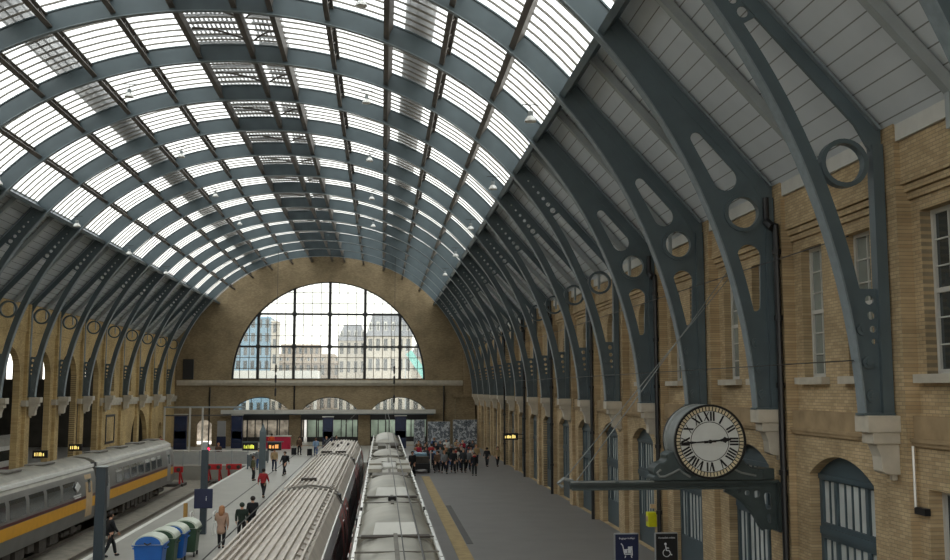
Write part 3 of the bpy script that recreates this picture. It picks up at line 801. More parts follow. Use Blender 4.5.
for r, y in ((ra, 30.9), (rb, 54.2)):
    MB().box(-1.12, 1.12, y, y + .79, .1, 2.62).obj('gangway_bellows', M['black'], r)
    MB().beam((-1.2, y + .4, 2.2), (-.75, y + .4, 2.72), .5, .05).obj('gangway_cover', M['silver'], r); MB().beam((1.2, y + .4, 2.2), (.75, y + .4, 2.72), .5, .05).obj('gangway_cover', M['silver'], r)

# --- second train: longitudinal ribs on the roof, dull red door ends
GL = 'ribbed-roof train carriages in the middle of the shed'
def ribbed_coach(label, y0, y1):
    hw, top = 1.42, 2.85
    r = carriage(label, GL, -2.68, y0, y1, hw, top, 'flat', M['bodygrey'], M['silver2'])
    for i in range(-5, 6):
        x = i * .19; z = top - .03 - (abs(x) / .9) ** 2 * .08
        MB().beam((x, y0 + .3, z + .035), (x, y1 - .3, z + .035), .055, .07).obj('roof_rib', M['silver2'], r)
    for s in (-1, 1):
        sidepatch(MB(), hw, top, 'flat', s, y0 + 3.2, y1 - 3.2, 1.0, 1.9).obj('window_band', M['trainglass'], r)
        for a in (y0 + .1, y1 - 2.9):
            sidepatch(MB(), hw, top, 'flat', s, a, a + 2.8, -.1, 2.15, .012, 6).obj('red_end_panel', M['bodyred'], r)
            d = sidepatch(MB(), hw, top, 'flat', s, a + .8, a + 1.8, .05, 2.05, .025).obj('door', M['bodydark'], r)
            sidepatch(MB(), hw, top, 'flat', s, a + 1.0, a + 1.6, 1.1, 1.85, .035).obj('door_window', M['trainglass'], d)
        MB().beam((s * (hw - .2), y0, 2.24), (s * (hw - .2), y1, 2.24), .05, .05).obj('highlight_rail', M['brightwhite'], r)
    n = 26
    for i in range(n):
        y = y0 + .4 + (y1 - y0 - .8) * i / n
        MB().beam((hw - .44, y, top - .19), (hw - .72, y, top - .07), .12, .03).obj('shoulder_stud', M['silver2'], r)
    for y in (y0 + .15, y1 - .15):
        pts = [(x, y, z + .02) for x, z in full([p for p in prof_pts(hw, top, 'flat') if p[1] > 2.1])]
        MB().tube(pts, .05, 6).obj('end_hoop', M['grime'], r)
    bogies(r, y0, y1, hw); underboxes(r, y0, y1, hw)
    return r
la = ribbed_coach('nearest carriage with a ribbed pale roof, left of the silver train', 14.5, 38.2)
lb = ribbed_coach('middle carriage of the ribbed-roof train, beyond the dark curved joint', 38.7, 57.4)
lc = ribbed_coach('farthest carriage of the ribbed-roof train with the sloping end', 57.8, 73.5)
cab(lc, 1.42, 2.85, 'flat', 73.5, 3.4, M['silver2'], .30)
for r, (x, y) in ((lc, (-.45, 58.6)), (lc, (.35, 58.6)), (lb, (-.2, 41))): MB().box(x - .3, x + .3, y, y + .35, 2.84, 2.95).obj('roof_vent', M['under'], r)
for x, y in ((-.5, 66.5), (0, 68), (.5, 66.5), (-.1, 65)): MB().box(x - .06, x + .06, y, y + 1.6, 2.84, 2.94).obj('roof_vent', M['under'], lc)
for r, y in ((la, 38.2), (lb, 57.4)): MB().box(-1.2, 1.2, y, y + .39, .1, 2.6).obj('gangway_bellows', M['black'], r)

# --- leftmost train: dark grey side with an amber stripe
GH = 'grey carriages with an amber stripe at the far left'
def stripe_coach(label, y0, y1, last=False):
    hw, top = 1.37, 2.9
    r = carriage(label, GH, -16.4, y0, y1, hw, top, 'flat', M['bodydark'], M['silver'])
    for s in (-1, 1):
        sidepatch(MB(), hw, top, 'flat', s, y0 + .05, y1 - .05, .42, .92).obj('amber_stripe', M['stripe'], r)
        sidepatch(MB(), hw, top, 'flat', s, y0 + .05, y1 - .05, .95, 1.07).obj('maroon_stripe', M['maroon'], r)
        n = 7
        for i in range(n):
            a = y0 + 3.2 + (y1 - y0 - 6.4) * i / n
            if s == 1 or i % 2 == 0: sidepatch(MB(), hw, top, 'flat', s, a, a + (y1 - y0 - 6.4) / n - .45, 1.2, 1.95).obj('window', M['trainglass'], r)
        for a in (y0 + .7, y1 - 1.9):
            d = sidepatch(MB(), hw, top, 'flat', s, a, a + 1.1, .0, 2.1, .02).obj('door', M['cream'] if (a > y0 + 3 and not last) else M['bodygrey'], r)
            sidepatch(MB(), hw, top, 'flat', s, a + .38, a + .78, 1.2, 1.85, .03).obj('door_window', M['trainglass'], d)
        MB().beam((s * (hw - .26), y0, top - .42), (s * (hw - .26), y1, top - .42), .12, .17).obj('highlight_rail', M['brightwhite'], r)  # thick white rail stands in for the highlight along the roof edge
    for i in range(4):
        a = y0 + 3 + i * 4.6; MB().box(-.45, .45, a, a + 1.7, top - .03, top + .04).obj('roof_hatch', M['grime'], r)
    bogies(r, y0, y1, hw); underboxes(r, y0, y1, hw, 8)
    return r
s0 = stripe_coach('nearest grey carriage with amber stripe, entering from the left edge', 10.0, 32.4)
s1 = stripe_coach('amber-striped grey carriage with a white diamond emblem near its door', 33.0, 55.6)
s2 = stripe_coach('farthest amber-striped grey carriage, ending at the red buffer stops', 56.4, 75.2, True)
cab(s2, 1.37, 2.9, 'flat', 75.2, 1.6, M['bodydark'], .22)
for r, y in ((s0, 32.4), (s1, 55.6)): MB().box(-1.15, 1.15, y, y + .59, .1, 2.6).obj('gangway_bellows', M['black'], r)
xe = 1.39
e = MB().add([(xe - .02, 52.1, 1.9), (xe, 52.55, 1.65), (xe, 52.1, 1.4), (xe, 51.65, 1.65), (xe + .01, 52.1, 1.9), (xe + .03, 52.55, 1.65), (xe + .03, 52.1, 1.4), (xe + .03, 51.65, 1.65)],
             [(0, 1, 2, 3), (7, 6, 5, 4), (0, 4, 5, 1), (1, 5, 6, 2), (2, 6, 7, 3), (3, 7, 4, 0)])
e.obj('diamond_emblem', M['logo'], s1)
for z, a, b in ((1.24, 51.5, 52.7), (1.13, 51.7, 52.7)): MB().box(xe, xe + .025, a, b, z - .035, z + .035).obj('emblem_bar', M['logo'], s1)

# ------------------------------------------------------------------ the next shed, seen through the arcade
M['shedwall'] = mat('shaded_dark_brick', (74, 70, 62), .9, var=.25, scale=.8); M['shedroof'] = mat('added_dark_roof', (58, 62, 62), .9, var=.1)  # dimness of the next shed put into its wall and roof colours
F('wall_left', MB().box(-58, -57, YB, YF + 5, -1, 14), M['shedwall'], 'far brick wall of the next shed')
F('ceiling', MB().box(-58, -24.2, YB, YF + 5, 15.2, 15.4), M['shedroof'], 'dark roof slab added over the next shed to block sky light')  # slab added to keep sky light out behind the arcade
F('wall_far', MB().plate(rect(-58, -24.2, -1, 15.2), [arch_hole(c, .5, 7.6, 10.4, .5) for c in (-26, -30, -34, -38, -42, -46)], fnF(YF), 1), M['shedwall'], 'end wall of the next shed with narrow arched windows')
for k in range(7, 16):
    tag(MB().box(-56, -24.7, yk(k) - .15, yk(k) + .15, 14.4, 15.18).obj('roof_girder', M['iron']), 'iron roof girder of the next shed, %s from its end wall' % ORD[15 - k], 'girder', 'girders of the next shed')
hw, top = 1.4, 2.9
for q, (a, b) in enumerate(((40, 62), (62.6, 84))):
    r = carriage('pale carriage in the next shed behind the arcade, %s' % ('nearer half' if q == 0 else 'farther half'), 'pale carriages in the next shed', -29.5, a, b, hw, top, 'flat', M['white'], M['silver'])
    sidepatch(MB(), hw, top, 'flat', 1, a + .2, b - .2, .1, .7).obj('maroon_stripe', M['maroon'], r)
    sidepatch(MB(), hw, top, 'flat', 1, a + 2, b - 2, 1.15, 1.9).obj('window_band', M['trainglass'], r)
    MB().box(-1.2, 1.2, a + 1, b - 1, -.0, -.2).obj('underframe', M['under'], r)

# ------------------------------------------------------------------ outside the far window
M['outpave'] = mat('outside_paving', (170, 166, 158), .8, var=.06)
M['haze1'] = mat('hazy_stone_building', (176, 168, 154), .9, var=.15, scale=.15)  # distance haze put into the stone and slate colours
M['haze2'] = mat('hazy_slate_mansard', (122, 124, 128), .8, var=.12, scale=.2)
M['blueglass'] = mat('blue_office_glass', (112, 142, 160), .2, var=.2, scale=.2)
M['brownroof'] = mat('brown_terrace', (140, 124, 106), .9, var=.15, scale=.2)
M['teal'] = mat('teal_sheeting', (110, 182, 172), .6)
F('ground', MB().box(-160, 150, YF + 60, 420, -1.5, -.2), M['outpave'], 'open square outside the station')
def building(label, x0, x1, y, z1, d, wallm, roofm, zr, floors, cols, kind):
    r = thing('building', label, 'building')
    MB().box(x0, x1, y, y + d, -.5, z1).obj('wall', wallm, r)
    i = 1.2 if kind == 'mansard' else .01
    if zr: MB().add([(x0 - .2, y - .3, z1), (x1 + .2, y - .3, z1), (x1 + .2, y + d, z1), (x0 - .2, y + d, z1), (x0 + i, y + i, z1 + zr), (x1 - i, y + i, z1 + zr), (x1 - i, y + d - i, z1 + zr), (x0 + i, y + d - i, z1 + zr)],
                    [(3, 2, 1, 0), (4, 5, 6, 7), (0, 1, 5, 4), (1, 2, 6, 5), (2, 3, 7, 6), (3, 0, 4, 7)]).obj('roof', roofm, r)
    wd = (x1 - x0) / cols; hf = (z1 - 1) / floors
    for a in range(cols):
        for b in range(floors):
            m = M['panedark']; xx = x0 + wd * (a + .25); zz = 1.5 + hf * b + hf * .15
            o = MB().box(xx, xx + wd * .5, y - .06, y + .1, zz, zz + hf * .6).obj('window', m, r)
        if zr > 1.5:
            xx = x0 + wd * (a + .28)
            o = MB().box(xx, xx + wd * .42, y + .05, y + 1.0, z1 + zr * .2, z1 + zr * .62).obj('dormer', M['white'], r)
            MB().box(xx + .15, xx + wd * .42 - .15, y - .0, y + .06, z1 + zr * .26, z1 + zr * .55).obj('dormer_window', M['panedark'], o)
    return r
building('tallest pale stone building with slate mansard roof, right half of the great window', -3.2, 6.0, 205, 17.2, 14, M['haze1'], M['haze2'], 4.8, 4, 6, 'mansard')
building('slightly lower mansard wing joining the left end of the tallest stone building', -9.6, -3.5, 220, 17.0, 12, M['haze1'], M['haze2'], 3.6, 4, 4, 'mansard')
building('low pale stone building at the right edge of the great window', 6.4, 17, 220, 13.6, 12, M['haze1'], M['haze2'], 3.0, 3, 6, 'mansard')
building('long low brown terrace seen across the lower half of the great window', -46, -10, 240, 12.6, 10, M['brownroof'], M['brownroof'], 2.2, 3, 22, 'mansard')
building('blue glass office block at the left in the great window', -31, -23.6, 215, 21.4, 12, M['blueglass'], M['blueglass'], .4, 7, 5, 'flat')
building('slim white stair tower beside the blue glass office block', -23.3, -22.0, 214, 20.6, 4, M['haze1'], M['haze1'], .2, 6, 1, 'flat')
building('brown block with flat roof showing above the terrace in the great window', -26, -16.2, 262, 17.6, 10, M['brownroof'], M['brownroof'], .4, 4, 7, 'flat')
r = thing('street_canopy', 'white canopy roof outside along the foot of the great window', 'canopy')
MB().box(-31, -9.5, 150, 158, 7.9, 9.2).obj('roof_slab', M['white'], r)
for x in (-30, -20, -10): MB().box(x - .2, x + .2, 153, 153.4, -.3, 7.9).obj('column', M['white'], r)
tag(MB().beam((5.2, 200, 13.8), (8.9, 200, 8.6), 1.4, .3, (0, 1, 0)).obj('scaffold_sheet', M['teal']), 'slanting teal sheeting on the building at the right of the great window', 'sheeting')
for x in (4.6, 9.6): tag(MB().box(x - .1, x + .1, 199.4, 199.7, -.3, 15.4 if x < 6 else 9.2).obj('scaffold_pole', M['iron2']), '%s pole standing beside the slanting teal sheeting' % ('taller' if x < 6 else 'shorter'), 'pole')
F('ceiling', MB().box(-34, 16, YF + 1.2, YF + 22, 6.2, 6.7), M['white'], 'low concourse roof outside the gable wall')

# concourse behind the lunettes: shopfronts
M['glow'] = emit('lit_shop_ceiling_panel', (250, 248, 238), 4.0)
M['screenblue'] = mat('dark_blue_screen', (26, 40, 72), .25, var=.2, scale=2)
M['shopgreen'] = mat('pale_green_shop_glass', (170, 190, 178), .2, var=.25, scale=.8)
M['pinkred'] = mat('crimson_panel', (182, 30, 62), .5)
M['navy'] = mat('navy_sign', (22, 32, 66), .35, var=.05)
M['shopmix'] = mat('shop_display', (168, 160, 150), .6, var=.6, scale=1.6)
F('wall_back', MB().box(-34, -19, YF + 12, YF + 12.3, 0, 6.2), M['shopmix'], 'shop wall beyond the left archway')
def shopfront(label, x0, x1, m):
    r = thing('shopfront', label, 'shopfront'); y = YF + 9
    MB().box(x0, x1, y, y + .3, 0, .6).obj('stall_riser', M['black'], r)
    MB().box(x0, x1, y + .05, y + .2, .6, 2.7).obj('display_glass', m, r)
    MB().box(x0, x1, y - .1, y + .3, 2.7, 3.3).obj('fascia', M['white'], r)
    n = int((x1 - x0) / 1.3)
    for i in range(n + 1):
        x = x0 + (x1 - x0) * i / n; MB().box(x - .05, x + .05, y - .02, y + .25, .6, 2.7).obj('mullion', M['black'], r)
    MB().box(x0 + .3, x1 - .3, y - 1.8, y - 1.0, 3.3, 3.38).obj('light_panel', M['glow'], r)
    MB().box(x0 + .25, x1 - .25, y - 1.85, y + .1, 3.38, 3.44).obj('light_housing', M['white'], r)
shopfront('lit shopfront behind the leftmost archway of the far wall', -18.5, -9.6, M['shopmix'])
shopfront('lit shopfront behind the middle archway of the far wall', -9.2, -2.2, M['shopgreen'])
shopfront('pale green shopfront behind the rightmost archway of the far wall', -1.8, 6.4, M['shopgreen'])
def screen(label, x, y, w, h, z, m, frame=True):
    r = thing('display_totem', label, 'display', (x, y, 0), 0, 'tall display totems near the far wall')
    MB().box(-w / 2, w / 2, -.15, .15, 0, z + h).obj('cabinet', M['navy'], r)
    MB().box(-w / 2 + .1, w / 2 - .1, -.19, -.14, z, z + h - .15).obj('screen', m, r)
    MB().box(-w / 2 + .1, w / 2 - .1, -.19, -.14, z + h * .15, z + h * .42).obj('picture_panel', M['blueglass'], r)
    MB().box(-w / 2 - .06, w / 2 + .06, -.2, .2, z + h, z + h + .1).obj('cap', M['white'], r)
screen('tall dark blue totem screen at the far left beside the archway', -21.7, 112, 1.35, 3.0, .7, M['screenblue'])
screen('dark blue totem screen left of the leftmost lunette arch', -15.9, 113.5, 1.2, 3.0, .6, M['screenblue'])
screen('dark blue totem screen under the middle lunette', -5.9, 112.5, 1.15, 2.7, .7, M['screenblue'])
screen('dark blue totem screen behind the farthest silver carriage', 2.1, 112.5, 1.25, 2.8, .7, M['screenblue'])
r = thing('information_board', 'grey and navy information board beside the leftmost lunette arch', 'board', (-17.6, 113.6, 0))
MB().box(-.45, .45, -.06, .06, 1.3, 3.0).obj('poster', M['bodygrey'], r); MB().box(-.5, .5, -.05, .08, 0, 1.3).obj('lower_panel', M['navy'], r)
r = thing('retail_kiosk', 'crimson kiosk counter in front of the gap between left and middle arches', 'kiosk', (-11.2, 112, 0))
MB().box(-1.3, 1.3, -.5, .5, 0, 1.35).obj('counter', M['pinkred'], r); MB().box(-1.35, 1.35, -.55, .55, 1.35, 1.42).obj('counter_top', M['white'], r)
# printed hoarding on the right of the concourse
mh, th_, bh = nt('busy_printed_hoarding'); N = th_.nodes
tcn = N.new('ShaderNodeTexCoord'); vo = N.new('ShaderNodeTexVoronoi'); vo.inputs['Scale'].default_value = 2.2; vo.feature = 'DISTANCE_TO_EDGE'
n2 = N.new('ShaderNodeTexNoise'); n2.inputs['Scale'].default_value = 2.6; n2.inputs['Detail'].default_value = 6; rr = N.new('ShaderNodeValToRGB')
for i, (p, c) in enumerate(((.30, (36, 38, 42)), (.44, (128, 136, 144)), (.5, (62, 66, 72)), (.56, (206, 210, 214)), (.66, (120, 128, 136)))):
    e_ = rr.color_ramp.elements[i] if i < 2 else rr.color_ramp.elements.new(p)
    e_.position = p; e_.color = hexc(*c)
th_.links.new(tcn.outputs['Object'], n2.inputs['Vector']); th_.links.new(n2.outputs['Fac'], rr.inputs['Fac']); th_.links.new(rr.outputs[0], bh.inputs['Base Color'])
M['hoard'] = mh
for i, (x, w, h, lab) in enumerate(((4.15, 1.1, 3.1, 'narrow printed hoarding panel beside the rightmost archway, left of the others'), (6.3, 2.4, 2.9, 'middle printed grey hoarding panel behind the crowd'), (9.2, 2.6, 3.1, 'right-hand printed grey hoarding panel behind the crowd'))):
    r = thing('printed_hoarding', lab, 'hoarding', (x, 111.5, 0), 0, 'printed hoardings behind the crowd')
    MB().box(-w / 2, w / 2, -.06, .06, .1, h).obj('printed_panel', M['hoard'], r); MB().box(-w / 2 - .05, w / 2 + .05, .06, .14, 0, h + .03).obj('backing_frame', M['bodygrey'], r)
# rusticated pier at the far right corner
mb = MB()
for i in range(11): mb.box(8.5, 10.7, 115.6, 117.4, i * .5, i * .5 + .44); 
mb.box(8.55, 10.7, 115.66, 117.4, 0, 5.5); mb.box(8.3, 10.7, 115.4, 117.4, 5.5, 5.9); mb.box(9.5, 10.7, 116.4, 117.4, 5.9, 12)
struct('trim', mb, M['brickF'], 'rusticated brick pier in the far right corner')
mb = MB()
r = thing('wall_louvre', 'small dark louvred panel high on the left of the gable wall', 'louvre')
MB().box(-22.7, -21.5, YF - .2, YF, 7.6, 9.9).obj('panel', M['black'], r)
for x, z0, z1, lab in ((7.2, 0, 6.88, 'thin dark drainpipe on the gable wall right of the arches'), (-19.6, 0, 6.7, 'thin dark drainpipe on the gable wall left of the arches'), (-10.05, 4.14, 6.88, 'thin dark pipe on the gable wall between left and middle arches')):
    tag(MB().cyl((x, YF - .12, z0), (x, YF - .12, z1), .08, 8).obj('drainpipe', M['black']), lab, 'pipe', 'pipes on the far gable wall')

# ------------------------------------------------------------------ drainpipes on the right wall
for n, k in enumerate((1, 3, 5, 7, 9, 11)):
    y = yk(k) - .42
    r = thing('drainpipe', 'black cast-iron drainpipe on the right wall, %s' % ('nearest of them, just right of the wall clock' if n == 0 else '%s along from the clock end' % ORD[n]), 'drainpipe', (0, 0, 0), 0, 'black drainpipes on the right wall')
    MB().tube([(10.62, y - .0, 0), (10.62, y, 10.75), (10.62, y - .02, 10.9), (10.5, y + .28, 11.05), (10.5, y + .33, 11.2), (10.5, y + .33, 11.75)], .085, 10).obj('pipe', M['black'], r)
    MB().tube([(10.55, y - .0, 10.86), (10.5, y + .33, 11.08)], .12, 8).obj('elbow_joint', M['black'], r)
    for z in (1.8, 4.3, 6.6, 8.4, 10.2): MB().cyl((10.62, y, z - .07), (10.62, y, z + .07), .12, 12).obj('pipe_collar', M['black'], r)

# ------------------------------------------------------------------ wall clock
CY = 26.75
ck = thing('wall_clock', 'large round station clock with Roman numerals on an iron wall bracket', 'clock', (8.70, CY, 4.07))
M['face'] = mat('clock_face_white', (206, 208, 204), .5, var=.03); M['ringtan'] = mat('clock_minute_ring_tan', (214, 200, 166), .5)
M['clockiron'] = mat('clock_iron', (62, 72, 72), .42, var=.15, scale=3); M['clockgrey'] = mat('clock_case_grey', (128, 132, 130), .5, var=.15, scale=3)
M['blackflat'] = mat('black_enamel', (14, 14, 16), .4)
cz, R0 = 1.04, .96
o = MB().lathe([(R0 - .04, -.5), (R0 + .02, -.46), (R0 + .02, -.3), (R0 - .03, -.26), (R0 - .03, .26), (R0 + .02, .3), (R0 + .02, .46), (R0 - .04, .5)], (0, 0, cz), 'y', 56).obj('case_drum', M['clockgrey'], ck, smooth=30)
def face(sy):
    y = sy * .51; f = lambda u, v, w: (u, y + sy * w, v + cz)
    r_ = MB().plate(circ((0, 0), R0 + .02, 56), [circ((0, 0), R0 - .035, 56)], f, .07).obj('bezel', M['blackflat'], ck)
    d = MB().plate(circ((0, 0), R0 - .03, 56), [], f, .012).obj('clock_dial', M['face'], ck)
    g = lambda u, v, w: (u, y + sy * (.012 + w), v + cz)
    MB().plate(circ((0, 0), .925, 56), [circ((0, 0), .81, 56)], g, .006).obj('minute_track', M['ringtan'], d)
    h = lambda u, v, w: (u, y + sy * (.018 + w), v + cz)
    m = MB(); m.plate(circ((0, 0), .815, 56), [circ((0, 0), .80, 56)], h, .004); m.plate(circ((0, 0), .525, 48), [circ((0, 0), .508, 48)], h, .004)
    for i in range(60):
        a = 2 * PI * i / 60; w0 = .026; c, s_ = math.sin(a), math.cos(a)
        q = [(r * c * 1 + t * s_, r * s_ - t * c) for r, t in ((.815, -w0 / 2), (.815, w0 / 2), (.92, w0 / 2), (.92, -w0 / 2))]
        m.plate(q, [], h, .004)
    m.obj('minute_marks', M['blackflat'], d)
    nums = ['XII', 'I', 'II', 'III', 'IIII', 'V', 'VI', 'VII', 'VIII', 'IX', 'X', 'XI']
    for i, s in enumerate(nums):
        a = 2 * PI * i / 12; m = MB(); adv = {'I': .078, 'V': .165, 'X': .165}; tot = sum(adv[c] for c in s); x = -tot / 2
        def seg(x0, t0, x1, t1, w_):
            P0, P1 = Vector((x0, t0)), Vector((x1, t1)); dd = (P1 - P0).normalized(); pp = Vector((-dd.y, dd.x)) * w_ / 2
            q = []
            for v in (P0 - pp, P0 + pp, P1 + pp, P1 - pp):
                rad = .545 + v.y * .24; xx = v.x
                q.append((sy * -1 * (xx * math.cos(a)) * 1 + rad * math.sin(a) * (-sy), -xx * math.sin(a) * 1 + rad * math.cos(a)) if False else ((xx * math.cos(a) + rad * math.sin(a)) * (-sy), -xx * math.sin(a) + rad * math.cos(a)))
            m.plate(q, [], h, .005)
        for c in s:
            w_ = adv[c]; xm = x + w_ / 2
            if c == 'I': seg(xm, 0, xm, 1, .048)
            elif c == 'V': seg(xm - .055, 1, xm + .0, 0, .052); seg(xm + .055, 1, xm, 0, .024)
            else: seg(xm - .06, 1, xm + .06, 0, .052); seg(xm + .06, 1, xm - .06, 0, .024)
            x += w_
        m.obj('roman_numeral', M['blackflat'], d)
    hh = lambda u, v, w: (u * (-sy), y + sy * (.03 + w), v + cz)
    def hand(L, w_, ang, spade, nm, off):
        a = math.radians(ang); pts = [(-w_, -.16), (w_, -.16), (w_ * .6, L * .45), (w_ * 1.2, L * .6)] + ([(.085, L * .72), (.05, L * .78), (.02, L)] if spade else [(w_ * .4, L)])
        pts = pts + [(-x, z) for x, z in reversed(pts[2:])]
        rot = [(x * math.cos(a) + z * math.sin(a), -x * math.sin(a) + z * math.cos(a)) for x, z in pts]
        MB().plate(rot, [], lambda u, v, w: hh(u, v, w + off), .008).obj(nm, M['blackflat'], ck)
    hand(.58, .034, 84, True, 'hour_hand', 0); hand(.84, .028, 267, False, 'minute_hand', .012)
    MB().lathe([(.05, 0), (.05, sy * .06), (.02, sy * .07)], (0, y + sy * .02, cz), 'y', 16).obj('centre_boss', M['blackflat'], ck)
face(-1); face(1)
# cast saddle under the drum with scrolls
def scroll_outline():
    o = [(-1.5, 0)]
    o += [(-1.5, .1), (-1.42, .14), (-1.48, .22), (-1.46, .36), (-1.34, .46), (-1.2, .48), (-1.12, .56), (-1.14, .68), (-1.02, .76), (-.9, .78), (-.86, .6)]
    o += [(-.6, .22), (0, .06), (.6, .22), (.86, .5)]
    o += [(.98, .55), (1.05, .42), (1.2, .34), (1.34, .28), (1.5, .26), (1.55, .0)]
    return o
MB().plate(scroll_outline(), [], lambda u, v, w: (u, w - .34, v), .68).obj('scrolled_saddle', M['clockiron'], ck, bevel=.03)
for i, pts in enumerate(([(-1.3, .3), (-1.4, .22), (-1.34, .12), (-1.2, .12), (-1.0, .2), (-.8, .3), (-.7, .22), (-.5, .1)], [(.7, .3), (.9, .2), (1.1, .16), (1.3, .12)])):
    MB().tube([(x, -.36, z) for x, z in pts], .03, 6).obj('raised_scroll', M['clockgrey'], ck)
MB().box(1.3, 1.86, -.26, .26, 0, .3).obj('end_block', M['clockiron'], ck, bevel=.03)
# bracket: separate iron beam fixed to the wall
bk = thing('clock_bracket', 'dark iron wall bracket beam that carries the round clock', 'bracket', (0, CY, 0))
MB().box(5.0, 10.7, -.2, .2, 3.98, 4.05).obj('top_flange', M['clockiron'], bk); MB().box(5.0, 10.7, -.04, .04, 3.86, 3.99).obj('beam_web', M['clockiron'], bk)
MB().box(5.05, 10.2, -.16, .16, 3.82, 3.88).obj('bottom_flange', M['clockiron'], bk)
for (a, b) in ((5.0, 6.2), (6.3, 7.25)): MB().box(a, b, -.22, -.18, 4.03, 4.07).obj('top_rail', M['clockgrey'], bk)
q = [(10.68, 2.72), (10.68, 3.9), (9.05, 3.9)] + [(10.42 - 1.25 * math.cos(t) * 1.02, 2.66 + 1.16 * math.sin(t)) for t in [PI / 2 - (PI / 2) * i / 10 + 0 for i in range(0)]]
arcb = [(9.25, 3.8), (9.5, 3.68), (9.75, 3.5), (9.95, 3.28), (10.1, 3.05), (10.2, 2.85), (10.3, 2.74)]
MB().plate(q + arcb, [circ((9.62, 3.76), .05, 10), circ((9.86, 3.71), .075, 12), circ((10.12, 3.67), .10, 14), capsule((10.42, 3.62), .1, (10.44, 3.34), .08), capsule((10.44, 3.08), .07, (10.46, 2.95), .05)], lambda u, v, w: (u, w - .06, v), .12).obj('pierced_web', M['clockiron'], bk)
MB().tube([(x, 0, z) for x, z in arcb], .07, 8).obj('curved_rib', M['clockiron'], bk)
MB().box(10.66, 10.74, -.22, .22, 2.68, 4.0).obj('wall_plate', M['clockiron'], bk)
MB().tube([(4.82, 0, 3.9), (4.7, 0, 4.0), (4.85, 0, 4.12), (5.1, 0, 4.05)], .05, 8).obj('end_finial', M['clockgrey'], bk)
for dy, z, x2 in ((-.15, 8.15, 10.7), (.15, 7.8, 10.7)):
    MB().tube([(5.0 - dy, dy, 4.05), (x2, 3.2 + dy, z + 2.1)], .013, 6).obj('stay_cable', M['clockgrey'], bk)

# signs near the clock
M['signwhite'] = mat('sign_white', (214, 216, 220), .5, var=.01)
def text(s, size, loc, m, parent, rx=PI / 2, rz=0, align='CENTER'):
    c = bpy.data.curves.new('lettering', 'FONT'); c.body = s; c.size = size; c.align_x = align; c.extrude = .004; c.materials.append(m)
    t_ = bpy.data.objects.new('lettering', c); COL.objects.link(t_); me = bpy.data.meshes.new_from_object(t_.evaluated_get(bpy.context.evaluated_depsgraph_get())); bpy.data.objects.remove(t_)
    o = bpy.data.objects.new('lettering', me); COL.objects.link(o); o.parent = parent; o.location = loc; o.rotation_euler = (rx, 0, rz); return o
def sign_totem(label, x, y, w, m, title, kind):
    r = thing('sign_totem', label, 'sign', (x, y, 0))
    MB().box(-w / 2, w / 2, -.05, .05, .15, 2.42).obj('frame', M['bodygrey'], r, bevel=.03)
    MB().box(-w / 2 + .03, w / 2 - .03, -.065, -.045, 1.45, 2.39).obj('sign_face', m, r)
    MB().box(-w / 2 + .03, w / 2 - .03, -.065, -.045, .3, 1.42).obj('lower_face', m, r)
    MB().box(-w / 2 - .02, w / 2 + .02, -.12, .12, 0, .15).obj('foot', M['black'], r)
    text(title, .07, (0, -.068, 2.26), M['signwhite'], r)
    p = MB(); y_ = -.07
    if kind == 'trolley':
        for a, b in (((-.17, 2.14), (-.12, 2.08)), ((-.12, 2.08), (-.07, 1.84)), ((-.07, 1.84), (.15, 1.84)), ((-.1, 1.96), (.14, 1.98)), ((.14, 2.06), (.15, 1.8)), ((-.04, 1.8), (-.06, 1.74)), ((.12, 1.8), (.14, 1.74))):
            p.beam((a[0], y_, a[1]), (b[0], y_, b[1]), .028, .01, (0, 1, 0))
        p.box(-.07, .01, y_ - .005, y_ + .005, 1.87, 1.95); p.box(.03, .12, y_ - .005, y_ + .005, 1.87, 2.05)
    else:
        p.lathe([(.035, -.005), (.035, .005)], (-.04, y_, 2.11), 'y', 14)
        for a, b in (((-.035, 2.07), (-.02, 1.93)), ((-.02, 1.93), (.07, 1.92)), ((.07, 1.92), (.12, 1.8)), ((-.03, 2.0), (.06, 1.99)), ((.12, 1.8), (.15, 1.81))): p.beam((a[0], y_, a[1]), (b[0], y_, b[1]), .026, .01, (0, 1, 0))
        p.tube([(-.01 + .105 * math.cos(t), y_, 1.86 + .105 * math.sin(t)) for t in [math.radians(120 + 20 * i) for i in range(12)]], .011, 6)
    p.obj('pictogram', M['signwhite'], r)
    p = MB(); p.box(-w / 2 + .06, w / 2 - .06, -.07, -.064, 1.46, 1.475); p.obj('rule_line', M['signwhite'], r)
    return r
sign_totem('navy luggage trolley sign totem below the clock', 6.97, 28.6, .72, M['navy'], 'Baggage trolleys', 'trolley')
sign_totem('black wheelchair sign totem below the clock', 8.13, 28.6, .68, M['blackflat'], 'Accessible toilets', 'chair')
r = thing('defibrillator_box', 'small bright yellow box on the right wall beyond the clock bracket', 'box', (10.74, 39.2, 1.15))
M['hivis'] = mat('bright_yellow', (214, 214, 30), .45)
MB().box(-.34, -.0, -.2, .2, 0, .55).obj('cabinet', M['hivis'], r, bevel=.02); MB().box(-.36, -.335, -.12, .12, .2, .4).obj('front_label', M['cream'], r)
MB().box(-.2, .0, -.1, .1, .7, .85).obj('notice', M['cream'], r)

